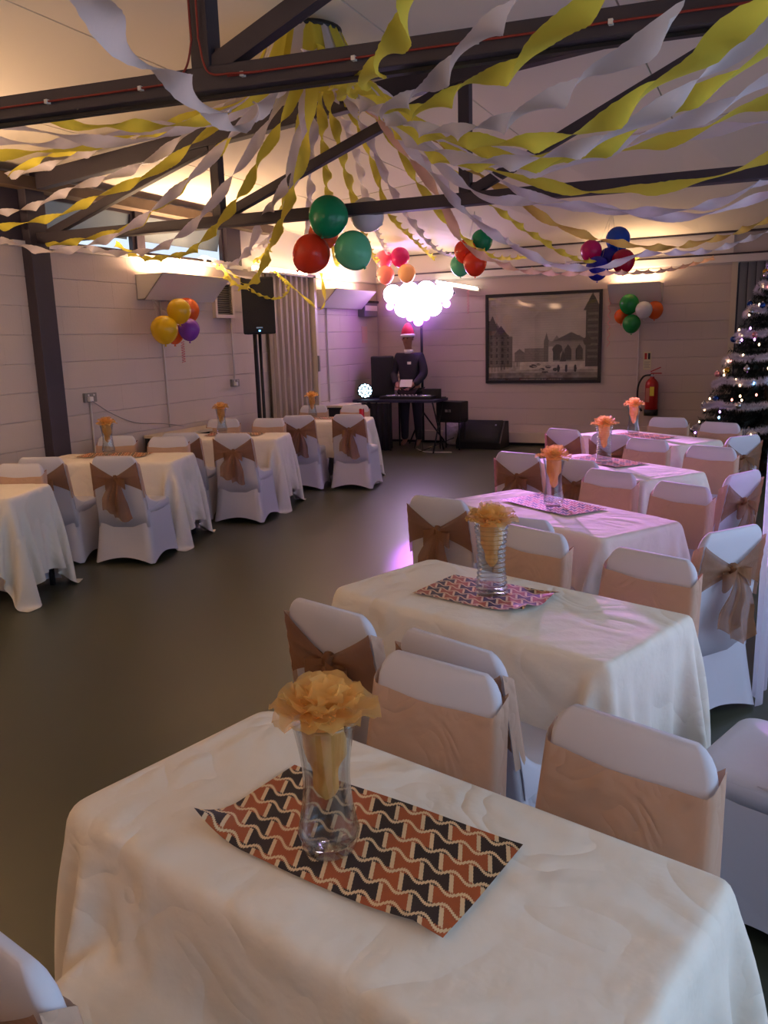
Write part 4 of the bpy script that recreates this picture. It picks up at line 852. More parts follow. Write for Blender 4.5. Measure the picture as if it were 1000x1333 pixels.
# ------------------------------------------------------------------ back wall things
# framed engraving: painted as vertex colours on one flat sheet
NX, NZ = 240, 180
def engraving():
    g = np.zeros((NZ, NX)); yy, xx = np.mgrid[0:NZ, 0:NX]; u = xx / (NX - 1); v = yy / (NZ - 1)  # v up
    rs = np.random.RandomState(3)
    def nz(f, s):
        r = np.random.RandomState(s); a = r.rand(f + 2, f + 2); X = u * f; Y = v * f; i = X.astype(int); j = Y.astype(int); fx_, fy_ = X - i, Y - j; fx_ = fx_ * fx_ * (3 - 2 * fx_); fy_ = fy_ * fy_ * (3 - 2 * fy_)
        return a[j, i] * (1 - fx_) * (1 - fy_) + a[j, i + 1] * fx_ * (1 - fy_) + a[j + 1, i] * (1 - fx_) * fy_ + a[j + 1, i + 1] * fx_ * fy_
    cl = 0.6 * nz(5, 1) + 0.3 * nz(12, 2) + 0.15 * nz(30, 3)
    g = 0.50 + 0.20 * cl + 0.08 * (1 - v)
    ground = v < 0.24 - 0.02 * u; g = np.where(ground, 0.46 + 0.2 * nz(40, 5) - 0.22 * (v < 0.09) + 0.18 * ((v > 0.13) & (u > 0.3)), g)
    def rect(x0, x1, z0, z1, c): 
        nonlocal g; m = (u >= x0) & (u < x1) & (v >= z0) & (v < z1); g = np.where(m, c + 0.05 * (nz(90, 7) - 0.5), g)
    def tri(x0, x1, z0, z1, c):
        nonlocal g; h = (v - z0) / (z1 - z0); mid = (x0 + x1) / 2; m = (v >= z0) & (v < z1) & (np.abs(u - mid) < (x1 - x0) / 2 * (1 - h)); g = np.where(m, c, g)
    # left building
    rect(0.0, 0.13, 0.16, 0.60, 0.30); rect(0.10, 0.23, 0.16, 0.53, 0.26); tri(0.02, 0.14, 0.55, 0.70, 0.34); rect(0.0, 0.03, 0.3, 0.72, 0.22)
    for a in range(4):
        for b in range(5): rect(0.02 + a * 0.052, 0.04 + a * 0.052, 0.20 + b * 0.075, 0.245 + b * 0.075, 0.12)
    tri(-0.02, 0.1, 0.6, 0.78, 0.24); tri(0.04, 0.20, 0.52, 0.66, 0.22)
    # distant range, tower and abbey-like range
    rect(0.25, 0.34, 0.22, 0.32, 0.34); tri(0.24, 0.35, 0.32, 0.38, 0.30); rect(0.34, 0.52, 0.22, 0.38, 0.38); rect(0.515, 0.565, 0.22, 0.47, 0.30); tri(0.52, 0.56, 0.47, 0.56, 0.28)
    rect(0.56, 0.88, 0.22, 0.46, 0.46)
    for a in range(3): rect(0.60 + a * 0.10, 0.665 + a * 0.10, 0.24, 0.36, 0.16); tri(0.60 + a * 0.10, 0.665 + a * 0.10, 0.36, 0.42, 0.16); tri(0.585 + a * 0.1, 0.68 + a * 0.1, 0.44, 0.53, 0.40)
    rect(0.56, 0.60, 0.22, 0.40, 0.70); tri(0.60, 0.92, 0.46, 0.56, 0.24); tri(0.66, 0.72, 0.22, 0.36, 0.14)
    rect(0.885, 1.0, 0.16, 0.86, 0.16); tri(0.86, 1.02, 0.80, 1.0, 0.14)
    for b in range(8): rect(0.90, 0.99, 0.26 + b * 0.07, 0.285 + b * 0.07, 0.28)
    # trees
    for cx, cz, r in ((0.64, 0.36, 0.06), (0.90, 0.45, 0.05)): g = np.where((u - cx) ** 2 * 1.8 + (v - cz) ** 2 < r * r * (0.7 + 0.6 * nz(30, 9)), 0.14, g)
    # fence, animals, figures
    for k in range(9): rect(0.03 + 0.03 * k, 0.036 + 0.03 * k, 0.10 + 0.008 * k, 0.17 + 0.008 * k, 0.2)
    for cx, cz, a, b in ((0.42, 0.17, 0.035, 0.022), (0.50, 0.13, 0.03, 0.018), (0.56, 0.16, 0.028, 0.02), (0.47, 0.19, 0.02, 0.015), (0.62, 0.13, 0.02, 0.02), (0.53, 0.10, 0.03, 0.012)):
        g = np.where(((u - cx) / a) ** 2 + ((v - cz) / b) ** 2 < 1, 0.12 + 0.35 * (nz(60, 11) > 0.6), g)
    for x0 in (0.80, 0.72, 0.65): g = np.where(((u - x0) / 0.012) ** 2 + ((v - 0.14) / 0.045) ** 2 < 1, 0.10, g)
    g += 0.05 * (np.sin(v * 900) * 0.5) * (0.3 + nz(20, 12)) + 0.04 * (rs.rand(NZ, NX) - 0.5)
    # caption strip: row of small pale marks as in the photograph
    cap = (v < 0.028) ; g = np.where(cap, 0.08, g); m = cap & (v > 0.008) & (v < 0.022) & (u > 0.30) & (u < 0.68) & (np.sin(u * 620) > -0.3) & (np.abs(np.sin(u * 57)) > 0.18); g = np.where(m, 0.5, g)
    return np.clip(g, 0.03, 0.95)
G = engraving()
pf = thing('framed_print', (-3.175, YB, 1.65), 0, 'large black-framed old street engraving on the back wall', 'framed picture')
pw, ph_ = 1.79, 1.36; hw, hh = pw / 2, ph_ / 2; fw = 0.045
V = [(-hw + fw * 0.8 + (pw - 1.6 * fw) * i / NX, -0.022, -hh + fw * 0.8 + (ph_ - 1.6 * fw) * j / NZ) for j in range(NZ + 1) for i in range(NX + 1)]
F = [(j * (NX + 1) + i, j * (NX + 1) + i + 1, (j + 1) * (NX + 1) + i + 1, (j + 1) * (NX + 1) + i) for j in range(NZ) for i in range(NX)]
m_pr = bpy.data.materials.new('engraving ink'); m_pr.use_nodes = True; a_ = m_pr.node_tree.nodes.new('ShaderNodeAttribute'); a_.attribute_name = 'ink'; m_pr.node_tree.links.new(a_.outputs['Color'], m_pr.node_tree.nodes['Principled BSDF'].inputs['Base Color'])
m_pr.node_tree.nodes['Principled BSDF'].inputs['Roughness'].default_value = 0.6
pr_ = from_pd('print', V, F, m_pr, pf, smooth=False); ca = pr_.data.color_attributes.new('ink', 'FLOAT_COLOR', 'CORNER')
lin = G ** 1.45; colr = np.stack([lin * 1.0, lin * 0.90, lin * 0.76, np.ones_like(lin)], -1).reshape(-1, 4); ca.data.foreach_set('color', np.repeat(colr, 4, axis=0).ravel().astype(np.float32))
bm = bmesh.new(); box(bm, (-hw, -0.045, -hh), (hw, 0, -hh + fw), bevel=0.004); box(bm, (-hw, -0.045, hh - fw), (hw, 0, hh), bevel=0.004); box(bm, (-hw, -0.045, -hh + fw), (-hw + fw, 0, hh - fw), bevel=0.004); box(bm, (hw - fw, -0.045, -hh + fw), (hw, 0, hh - fw), bevel=0.004)
from_bm('frame', bm, m_black, pf); boxo('cover_glass', (-hw + fw, -0.030, -hh + fw), (hw - fw, -0.027, hh - fw), m_clear, pf)
# extinguisher, its sign, trunking
fe = thing('fire_extinguisher', (-1.53, YB - 0.11, 0.50), 0, 'red fire extinguisher with black hose hanging on the back wall', 'fire extinguisher')
m_fr = mat('extinguisher red', srgb(170, 28, 24), 0.3)
lathe('cylinder', [(0.001, 0.03), (0.08, 0.03), (0.092, 0.05), (0.092, 0.44), (0.085, 0.48), (0.055, 0.52), (0.03, 0.54), (0.03, 0.56)], m_fr, fe, 28)
lathe('foot_ring', [(0.093, 0.0), (0.098, 0.0), (0.098, 0.09), (0.093, 0.09)], m_black, fe, 28); lathe('valve', [(0.022, 0.56), (0.022, 0.60), (0.001, 0.60)], m_chrome, fe, 12)
boxo('carry_handle', (-0.02, -0.012, 0.60), (0.13, 0.012, 0.615), m_fr, fe); hd = boxo('squeeze_lever', (0, -0.012, 0), (0.15, 0.012, 0.014), m_fr, fe); hd.location = (-0.02, 0, 0.625); hd.rotation_euler = (0, D(-24), 0)
tubeo('hose', catmull([(-0.02, 0, 0.585), (-0.12, -0.02, 0.56), (-0.19, -0.02, 0.42), (-0.19, -0.01, 0.2), (-0.13, -0.01, 0.06)], 6), 0.013, m_black, fe, 8)
boxo('yellow_label', (-0.015, -0.099, 0.29), (0.045, -0.091, 0.42), mat('label yellow', srgb(214, 200, 60), 0.5), fe); boxo('text_label', (-0.07, -0.0965, 0.20), (-0.02, -0.088, 0.40), mat('label pale', srgb(190, 120, 100), 0.5), fe)
sg = thing('safety_sign', (-1.62, YB - 0.004, 1.285), 0, 'small pale yellow safety sign above the fire extinguisher', 'sign')
boxo('sign_plate', (-0.055, -0.004, -0.13), (0.055, 0, 0.13), mat('sign paper', srgb(206, 200, 160), 0.5), sg)
boxo('pictogram', (-0.04, -0.0055, 0.02), (-0.005, -0.004, 0.11), m_fr, sg); boxo('pictogram', (0.008, -0.0055, 0.02), (0.04, -0.004, 0.11), m_black, sg)
for k in range(5): boxo('text_line', (-0.04, -0.0055, -0.02 - 0.02 * k), (0.04 - 0.012 * (k % 2), -0.004, -0.013 - 0.02 * k), m_sock, sg)
tk = boxo('trunking', (-5.3, YB - 0.09, 0.045), (-0.6, YB - 0.004, 0.205), m_beige, bevel=0.006); tag(tk, 'beige cable trunking along the foot of the back wall', 'trunking')

# ------------------------------------------------------------------ balloons
bcol = {}
ANC = {'balloons hung from the farther truss': (-2.98, 5.66, 2.62), 'pink balloons over the light bar': (-5.08, 11.9, 2.99), 'balloons near the back wall left of the print': (-3.5, 10.4, 3.25), 'balloons near the back wall right of the print': (-1.9, 11.0, 3.18), 'balloons under the back wall light': (-1.75, 12.52, 2.13), 'balloons under the left wall light': (-5.85, 6.95, 2.18)}
def bmat(n, c):
    if n not in bcol: bcol[n] = mat(n + ' rubber', srgb(*c), 0.22, transl=0.25)
    return bcol[n]
BC = dict(green=(20, 150, 100), mint=(110, 215, 165), red=(235, 70, 40), orange=(240, 110, 40), white=(225, 222, 225), pink=(245, 120, 150), magenta=(215, 30, 120), peach=(250, 170, 150), cream=(250, 205, 140), blue=(25, 80, 190), navy=(40, 40, 170), crimson=(190, 20, 60), yellow=(235, 195, 30), purple=(140, 70, 190), leaf=(40, 150, 70))
def balloon(p, r, c, label, grp, tilt=(0, 0, 1), tie=None):
    t = thing('balloon', p, 0, label, 'balloon', grp); pr = []
    tie = ANC[grp]; k0 = Vector(tilt).normalized() * (-r * 1.12); e0 = Vector(tie) - Vector(p)
    tubeo('string', [k0, k0 * 0.6 + e0 * 0.4 - Vector((0, 0, 0.02)), e0], 0.0015, m_plug, t, 5)
    for k in range(17):
        a = PI * k / 16; z = -math.cos(a); rr = math.sin(a); z2 = z * (1.12 if z < 0 else 1.0); pr.append((max(0.0008, r * rr * (1 - 0.08 * max(0, -z))), r * z2))
    lathe('skin', pr, bmat(c, BC[c]), t, 28, axis=tilt); lathe('knot', [(0.004, 0), (0.012, -0.018), (0.003, -0.02)], bmat(c, BC[c]), t, 8, Vector(tilt).normalized() * (-r * 1.11), axis=tilt)
gA = 'balloons hung from the farther truss'
for p, r, c, l, tl in (((-2.97, 5.52, 2.585), 0.145, 'green', 'big dark green balloon in the hanging cluster', (0.1, 0.5, 1)), ((-2.82, 5.60, 2.345), 0.138, 'mint', 'big mint balloon in the hanging cluster', (-0.6, 0.1, 0.8)), ((-3.14, 5.55, 2.34), 0.140, 'red', 'big orange-red balloon in the hanging cluster', (0.6, 0.2, 0.7)),
                       ((-3.16, 5.78, 2.50), 0.115, 'orange', 'orange balloon half hidden in the hanging cluster', (0.3, -0.6, 0.5)), ((-2.82, 5.85, 2.62), 0.125, 'white', 'white balloon at the back of the hanging cluster', (-0.3, -0.6, 0.3))): balloon(p, r, c, l, gA, tl)
gB = 'pink balloons over the light bar'
for p, r, c, l in (((-5.28, 11.5, 2.86), 0.13, 'pink', 'pink balloon over the light bar'), ((-5.0, 11.45, 2.87), 0.14, 'magenta', 'magenta balloon over the light bar'), ((-5.20, 11.36, 2.63), 0.13, 'peach', 'peach balloon over the light bar'), ((-4.86, 11.36, 2.63), 0.13, 'cream', 'yellowish balloon over the light bar')): balloon(p, r, c, l, gB)
gC = 'balloons near the back wall left of the print'
for p, r, c, l in (((-3.37, 10.3, 2.88), 0.135, 'green', 'dark green balloon above two red ones'), ((-3.54, 10.15, 2.75), 0.14, 'red', 'upper red balloon left of centre'), ((-3.38, 10.05, 2.59), 0.145, 'red', 'lower red balloon left of centre'), ((-3.66, 10.3, 2.60), 0.13, 'mint', 'turquoise balloon behind the red ones')): balloon(p, r, c, l, gC)
gD = 'balloons near the back wall right of the print'
for p, r, c, l in (((-1.81, 10.95, 2.84), 0.15, 'blue', 'blue balloon at the top of the right cluster'), ((-1.90, 10.85, 2.61), 0.13, 'navy', 'deep blue balloon in the middle of the right cluster'), ((-2.09, 10.7, 2.70), 0.13, 'magenta', 'magenta balloon of the right cluster'), ((-1.69, 10.65, 2.55), 0.14, 'crimson', 'crimson balloon of the right cluster'), ((-1.98, 10.55, 2.48), 0.14, 'navy', 'deep blue balloon at the bottom of the right cluster')): balloon(p, r, c, l, gD)
gE = 'balloons under the back wall light'
for p, r, c, l in (((-1.84, 12.22, 2.09), 0.135, 'leaf', 'upper green balloon under the back wall light'), ((-1.63, 12.16, 2.00), 0.115, 'white', 'white balloon under the back wall light'), ((-1.52, 12.42, 2.00), 0.12, 'orange', 'orange balloon behind the white one'), ((-1.80, 12.22, 1.82), 0.125, 'leaf', 'lower green balloon under the back wall light'), ((-1.97, 12.4, 1.93), 0.10, 'orange', 'small orange balloon behind the green ones')): balloon(p, r, c, l, gE)
gF = 'balloons under the left wall light'
for p, r, c, l in (((-5.42, 6.83, 2.04), 0.12, 'yellow', 'upper yellow balloon under the left wall light'), ((-5.5, 6.68, 1.86), 0.135, 'yellow', 'lower yellow balloon under the left wall light'), ((-5.64, 7.24, 2.06), 0.13, 'orange', 'orange balloon behind the upper yellow one'), ((-5.5, 7.07, 1.86), 0.11, 'purple', 'purple balloon under the left wall light'), ((-5.72, 7.1, 1.82), 0.10, 'orange', 'small orange balloon behind the purple one')): balloon(p, r, c, l, gF)
m_rib = mat('pink ribbon', srgb(225, 120, 130), 0.4)
def curl(p, ln, label):
    pts = [(p[0] + 0.018 * math.cos(k * 0.9), p[1] + 0.018 * math.sin(k * 0.9), p[2] - ln * k / 60) for k in range(61)]; tag(tubeo('curled_ribbon', pts, 0.0035, m_rib, None, 5), label, 'ribbon')
curl((-5.62, 7.1, 1.74), 0.22, 'curled orange-pink ribbon under the purple balloon'); curl((-2.28 + 0.12, 12.5, 2.45), 0.95, 'long curled pink ribbon right of the framed print'); curl((-4.32, 12.5, 2.45), 0.40, 'curled pink ribbon below the tilted wall tube')

# ------------------------------------------------------------------ crepe streamers
ST = [["y",[[-2.54,4.65,3.42],[-3.27,4.77,3.14],[-3.95,4.87,2.9],[-4.64,4.98,2.79],[-5.19,5.07,2.71],[-5.9,5.18,2.7]]],["w",[[-2.54,4.65,3.42],[-3.44,4.8,3.17],[-4.08,4.9,2.96],[-4.88,5.03,2.89],[-5.53,5.14,2.81],[-5.9,5.2,2.82]]],["w",[[-2.54,4.65,3.42],[-3.39,4.78,2.93],[-3.72,4.83,2.77],[-4.28,4.92,2.55],[-4.8,5.0,2.46],[-5.29,5.07,2.46],[-5.9,5.17,2.6]]],["y",[[-2.54,4.65,3.42],[-3.13,4.81,3.12],[-3.56,4.93,2.93],[-4.31,5.13,2.64],[-4.87,5.28,2.57],[-5.54,5.46,2.57],[-5.9,5.56,2.64]]],["y",[[-2.54,4.65,3.42],[-2.9,4.85,3.09],[-3.2,5.02,2.92],[-3.46,5.17,2.74],[-4.03,5.49,2.51],[-4.46,5.73,2.43],[-5.3,6.2,2.49],[-5.9,6.53,2.69]]],["w",[[-2.54,4.65,3.42],[-3.15,4.92,3.01],[-3.43,5.04,2.84],[-3.97,5.27,2.59],[-4.49,5.5,2.47],[-5.16,5.79,2.49],[-5.9,6.12,2.62]]],["y",[[-2.54,4.65,3.42],[-2.75,4.19,3.01],[-2.91,3.84,2.86],[-3.06,3.52,2.8],[-3.16,3.31,2.77],[-3.24,3.15,2.82],[-3.31,2.99,2.83],[-3.52,2.54,2.87],[-3.73,2.08,2.92],[-3.98,1.54,2.97],[-4.23,0.99,3.02],[-4.57,0.27,3.09]]],["y",[[-2.54,4.65,3.42],[-3.05,4.74,3.2],[-3.62,4.85,3.16],[-4.17,4.95,3.15],[-4.69,5.04,3.17],[-5.27,5.15,3.17],[-5.9,5.26,3.11]]],["w",[[-2.54,4.65,3.42],[-2.91,4.27,2.99],[-3.22,3.96,2.9],[-3.46,3.72,2.83],[-3.63,3.55,2.78],[-3.79,3.39,2.79],[-4.14,3.04,2.83],[-4.49,2.68,2.86],[-4.91,2.26,2.9],[-5.34,1.83,2.94],[-5.9,1.26,3.0]]],["y",[[-2.54,4.65,3.42],[-2.86,4.45,3.13],[-3.13,4.27,3.02],[-3.5,4.04,2.9],[-3.79,3.85,2.83],[-4.1,3.66,2.8],[-4.52,3.39,2.75],[-4.94,3.12,2.71],[-5.44,2.8,2.65]]],["w",[[-2.54,4.65,3.42],[-3.12,4.75,3.21],[-3.61,4.84,3.18],[-4.24,4.95,3.15],[-4.91,5.07,3.12],[-5.36,5.15,3.1],[-5.9,5.24,3.1]]],["w",[[-2.54,4.65,3.42],[-2.76,4.37,3.11],[-2.93,4.15,2.97],[-3.15,3.87,2.82],[-3.33,3.64,2.78],[-3.49,3.43,2.8],[-3.62,3.26,2.83],[-3.93,2.86,2.89],[-4.23,2.47,2.95],[-4.6,1.99,3.02],[-4.97,1.52,3.1]]],["w",[[-2.54,4.65,3.42],[-2.69,4.8,3.25],[-3.08,5.17,2.81],[-3.73,5.8,2.63],[-4.09,6.15,2.47],[-4.7,6.74,2.43],[-5.9,7.9,2.66]]],["y",[[-2.54,4.65,3.42],[-3.38,5.74,2.98],[-4.22,6.83,2.71],[-5.06,7.91,2.62],[-5.9,9.0,2.7]]],["y",[[-2.54,4.65,3.42],[-2.75,4.87,2.96],[-3.03,5.16,2.73],[-3.37,5.52,2.57],[-3.68,5.84,2.42],[-4.2,6.39,2.24],[-4.67,6.87,2.22],[-5.18,7.4,2.34],[-5.9,8.16,2.64]]],["w",[[-2.54,4.65,3.42],[-2.85,5.04,3.05],[-3.27,5.55,2.83],[-3.71,6.09,2.66],[-4.57,7.16,2.65],[-5.9,8.8,2.82]]],["y",[[-2.54,4.65,3.42],[-3.38,6.29,3.04],[-4.22,7.92,2.81],[-5.06,9.56,2.73],[-5.9,11.2,2.8]]],["w",[[-2.54,4.65,3.42],[-3.38,6.04,3.03],[-4.22,7.42,2.79],[-5.06,8.81,2.69],[-5.9,10.2,2.75]]],["y",[[-2.54,4.65,3.42],[-3.35,6.61,3.06],[-4.17,8.57,2.86],[-4.98,10.54,2.8],[-5.8,12.5,2.9]]],["w",[[-2.54,4.65,3.42],[-3.36,6.75,3.36],[-3.6,7.37,3.24],[-4.04,8.51,3.01],[-5.63,12.58,2.91]]],["y",[[-2.54,4.65,3.42],[-2.98,6.12,3.3],[-3.19,6.83,3.13],[-3.41,7.57,2.9],[-4.0,9.58,2.89],[-4.89,12.58,2.92]]],["w",[[-2.54,4.65,3.42],[-2.87,5.99,3.24],[-3.06,6.77,3.04],[-3.39,8.13,2.86],[-3.9,10.17,2.79],[-4.49,12.58,2.92]]],["y",[[-2.54,4.65,3.42],[-2.65,5.89,3.19],[-2.7,6.5,2.99],[-2.77,7.25,2.8],[-2.86,8.2,2.67],[-3.0,9.83,2.62],[-3.25,12.58,2.87]]],["w",[[-2.54,4.65,3.42],[-2.52,6.07,3.09],[-2.51,6.59,2.96],[-2.5,7.19,2.79],[-2.49,7.92,2.69],[-2.48,9.05,2.6],[-2.46,10.35,2.53],[-2.43,12.58,2.83]]],["y",[[-2.54,4.65,3.42],[-2.39,6.27,3.03],[-2.29,7.28,2.83],[-2.19,8.37,2.67],[-2.04,10.02,2.54],[-1.8,12.58,2.74]]],["g",[[-2.54,4.65,3.42],[-1.96,5.67,2.85],[-1.73,6.07,2.67],[-1.54,6.41,2.52],[-1.28,6.86,2.43],[-0.91,7.5,2.39],[-0.5,8.23,2.5],[-0.1,8.94,2.7],[0.15,9.38,2.83],[0.4,9.81,2.95],[0.7,10.33,3.1]]],["w",[[-2.54,4.65,3.42],[-1.95,5.08,2.91],[-1.73,5.24,2.76],[-1.5,5.41,2.59],[-1.28,5.57,2.54],[-0.98,5.78,2.48],[-0.72,5.98,2.44],[-0.44,6.17,2.46],[-0.26,6.3,2.52],[-0.08,6.44,2.59],[0.32,6.73,2.75],[0.73,7.03,2.9],[1.21,7.38,3.08]]],["y",[[-2.54,4.65,3.42],[-1.77,4.74,2.78],[-1.48,4.77,2.62],[-1.16,4.8,2.51],[-0.99,4.82,2.46],[-0.73,4.85,2.46],[-0.6,4.87,2.45],[-0.26,4.9,2.5],[-0.07,4.93,2.56],[0.43,4.98,2.71],[0.92,5.04,2.87]]],["w",[[-2.54,4.65,3.42],[-2.22,5.36,2.9],[-2.03,5.75,2.59],[-1.9,6.04,2.44],[-1.76,6.35,2.33],[-1.55,6.79,2.23],[-1.29,7.36,2.26],[-1.06,7.86,2.38],[-0.62,8.82,2.45],[-0.26,9.59,2.61],[-0.1,9.95,2.71],[0.11,10.4,2.83],[0.32,10.86,2.96]]],["p",[[-2.54,4.65,3.42],[-2.28,5.8,2.78],[-2.2,6.2,2.44],[-2.1,6.65,2.31],[-1.92,7.44,2.25],[-1.54,9.15,2.32],[-1.18,10.78,2.43],[-0.78,12.58,2.67]]],["w",[[-2.54,4.65,3.42],[-1.78,5.04,2.62],[-1.45,5.22,2.51],[-1.11,5.4,2.47],[-0.76,5.57,2.43],[-0.37,5.78,2.47],[-0.08,5.93,2.61],[0.36,6.16,2.83],[0.81,6.39,3.04]]],["y",[[-2.54,4.65,3.42],[-1.85,3.57,2.81],[-1.37,2.83,2.59],[-1.09,2.39,2.49],[-0.92,2.14,2.47],[-0.83,1.99,2.49],[-0.56,1.57,2.54],[-0.29,1.15,2.6],[0.03,0.65,2.66],[0.36,0.14,2.73],[0.79,-0.53,2.82]]],["w",[[-2.54,4.65,3.42],[-1.82,3.75,2.77],[-1.43,3.26,2.62],[-1.11,2.86,2.55],[-0.93,2.64,2.57],[-0.77,2.44,2.55],[-0.63,2.27,2.54],[-0.32,1.88,2.52],[-0.01,1.49,2.49],[0.37,1.02,2.47],[0.74,0.55,2.44]]],["y",[[-2.54,4.65,3.42],[-1.64,3.62,2.72],[-1.21,3.12,2.56],[-0.98,2.86,2.53],[-0.76,2.61,2.48],[-0.61,2.44,2.5],[-0.43,2.23,2.49],[-0.1,1.85,2.48],[0.23,1.47,2.47],[0.62,1.02,2.46],[1.02,0.57,2.45]]],["w",[[-2.54,4.65,3.42],[-1.7,3.74,2.72],[-1.16,3.17,2.47],[-0.87,2.85,2.39],[-0.74,2.71,2.39],[-0.57,2.52,2.37],[-0.45,2.39,2.38],[-0.33,2.27,2.38],[-0.24,2.17,2.42]]],["y",[[-2.54,4.65,3.42],[-1.62,3.74,2.66],[-1.04,3.17,2.42],[-0.68,2.81,2.31],[-0.47,2.61,2.3],[-0.35,2.49,2.34],[-0.2,2.34,2.35],[-0.15,2.29,2.38],[-0.05,2.19,2.4],[0.3,1.84,2.46],[0.66,1.49,2.53],[1.09,1.07,2.61]]],["w",[[-2.54,4.65,3.42],[-1.68,3.97,2.66],[-1.06,3.48,2.4],[-0.72,3.2,2.35],[-0.53,3.05,2.36],[-0.35,2.91,2.39],[-0.21,2.8,2.44],[-0.06,2.68,2.5],[0.33,2.37,2.65],[0.72,2.06,2.79],[1.19,1.69,2.97]]],["y",[[-2.54,4.65,3.42],[-1.67,4.03,2.64],[-1.11,3.64,2.42],[-0.65,3.31,2.36],[-0.36,3.1,2.42],[-0.19,2.98,2.46],[-0.06,2.89,2.5],[0.35,2.6,2.64],[0.75,2.31,2.77]]],["w",[[-2.54,4.65,3.42],[-1.67,4.24,2.67],[-1.28,4.06,2.51],[-0.94,3.9,2.43],[-0.48,3.69,2.49],[-0.26,3.58,2.51],[-0.07,3.49,2.57],[0.39,3.28,2.7],[0.84,3.07,2.83]]],["y",[[-2.54,4.65,3.42],[-1.83,4.43,2.85],[-1.35,4.29,2.61],[-1.01,4.18,2.54],[-0.58,4.05,2.51],[-0.32,3.97,2.53],[-0.18,3.93,2.58],[-0.07,3.9,2.59],[0.41,3.75,2.65],[0.89,3.61,2.72]]],["w",[[-2.54,4.65,3.42],[-1.98,4.57,2.93],[-1.6,4.52,2.74],[-1.16,4.46,2.6],[-0.76,4.4,2.58],[-0.54,4.37,2.6],[-0.07,4.31,2.6],[0.42,4.24,2.59],[0.92,4.17,2.59]]],["w",[[-2.54,4.65,3.42],[-1.78,2.76,2.52],[-1.64,2.4,2.41],[-1.5,2.06,2.36],[-1.41,1.84,2.36],[-1.36,1.7,2.35],[-1.28,1.51,2.32],[-1.24,1.41,2.33],[-1.2,1.32,2.34],[-1.02,0.86,2.38],[-0.83,0.39,2.42],[-0.61,-0.16,2.47],[-0.39,-0.72,2.52],[-0.09,-1.46,2.59]]]]
m_str = {'y': m_yel, 'w': m_lav, 'g': m_gold, 'p': m_peach}; cn = {'y': 'yellow', 'w': 'white', 'g': 'gold', 'p': 'peach'}
GS = 'twisted crepe streamers from the ceiling hub'
def streamer(c, P, seed, label, w=0.078, per=0.46, fringe=False, ph0=None):
    rn = random.Random(seed); Q, s = resample(catmull(P, 14), 0.022); n = len(Q); ph = rn.uniform(0, PI) if ph0 is None else ph0; V = []; per *= rn.uniform(0.85, 1.2)
    for i in range(n):
        t = Q[min(i + 1, n - 1)] - Q[max(i - 1, 0)]; t /= np.linalg.norm(t); side = np.cross(t, [0, 0, 1.0]); nn = np.linalg.norm(side); side = side / nn if nn > 0.1 else np.array([1.0, 0, 0]); up = np.cross(side, t)
        # dwell broadside between quick turns, as twisted crepe does
        a = PI * s[i] / per + ph; a = a - 0.32 * math.sin(2 * a) + 0.3 * math.sin(s[i] * 2.1 + seed)
        d = side * math.cos(a) + up * math.sin(a); ww = w * (0.8 + 0.2 * abs(math.cos(a * 1.0))) / 2 * (0.5 if i < 4 else 1); cup = np.cross(d, t) * 0.008
        for q in (-1, -0.5, 0, 0.5, 1): V.append(Q[i] + d * ww * q + cup * (1 - q * q) + d * 0.0015 * math.sin(s[i] * 160 + q * 3) * abs(q))
    F = [(i * 5 + k, i * 5 + k + 1, (i + 1) * 5 + k + 1, (i + 1) * 5 + k) for i in range(n - 1) for k in range(4)]
    return tag(from_pd('crepe_streamer', V, F, m_str[c]), label, 'streamer', GS)
def where(P):
    x, y, z = P[-1]
    if x < -5.5: return 'running to the left wall %s' % ('beside the dark column' if y < 5.4 else 'over the clerestory window' if y < 8 else 'behind the loudspeaker' if y < 10 else 'by the far corner')
    if y > 12: return 'running to the back wall %s' % ('above the light bar' if x < -4.6 else 'left of the print' if x < -4 else 'above the print' if x < -2.2 else 'above the extinguisher')
    if y < 2.4 and x > -1: return 'sweeping overhead towards the camera'
    if x < -1.5: return 'swinging out of the picture at the upper left'
    if x < -1: return 'falling broad and close at the upper left'
    return 'leaving the picture at right, %s' % ('far off' if y > 8 else 'in the middle distance' if y > 5.5 else 'above the tables')
cnt = {}
def az(P): x, y, z = catmull(P, 8)[len(P) * 4]; return math.atan2(x, y)
ST.sort(key=lambda q: az(q[1]))
ORD = ['first', 'second', 'third', 'fourth', 'fifth', 'sixth', 'seventh', 'eighth', 'ninth', 'tenth', 'eleventh', 'twelfth']
for i, (c, P) in enumerate(ST):
    k = (cn[c], where(P)); cnt[k] = cnt.get(k, 0) + 1
tot = dict(cnt); cnt = {}
for i, (c, P) in enumerate(ST):
    k = (cn[c], where(P)); cnt[k] = cnt.get(k, 0) + 1
    lab = '%s streamer %s' % k + ('' if tot[k] == 1 else ', %s of %d from left' % (ORD[cnt[k] - 1], tot[k]))
    streamer(c, P, i + 3, lab)
streamer('y', [(-5.88, 8.1, 2.62), (-5.6, 8.12, 2.45), (-5.35, 8.15, 2.25), (-5.2, 8.35, 2.2), (-5.3, 8.75, 2.35), (-5.86, 9.3, 2.62)], 91, 'short yellow ruffled swag in front of the loudspeaker', w=0.05, per=0.1)
streamer('w', [(-5.88, 8.05, 2.62), (-5.6, 8.1, 2.47), (-5.4, 8.3, 2.42), (-5.86, 8.9, 2.62)], 92, 'short white swag above the loudspeaker', w=0.05)
streamer('y', [(-5.86, 9.3, 2.62), (-5.6, 9.7, 2.25), (-5.55, 9.95, 2.12), (-5.6, 10.2, 2.25), (-5.86, 10.6, 2.65)], 93, 'short yellow swag hanging before the pleated door', w=0.05)
hub = thing('streamer_hub', (-2.60, 4.65, 3.46), 0, 'bunch of yellow and white crepe ends pinned to the ceiling', 'streamer bunch')
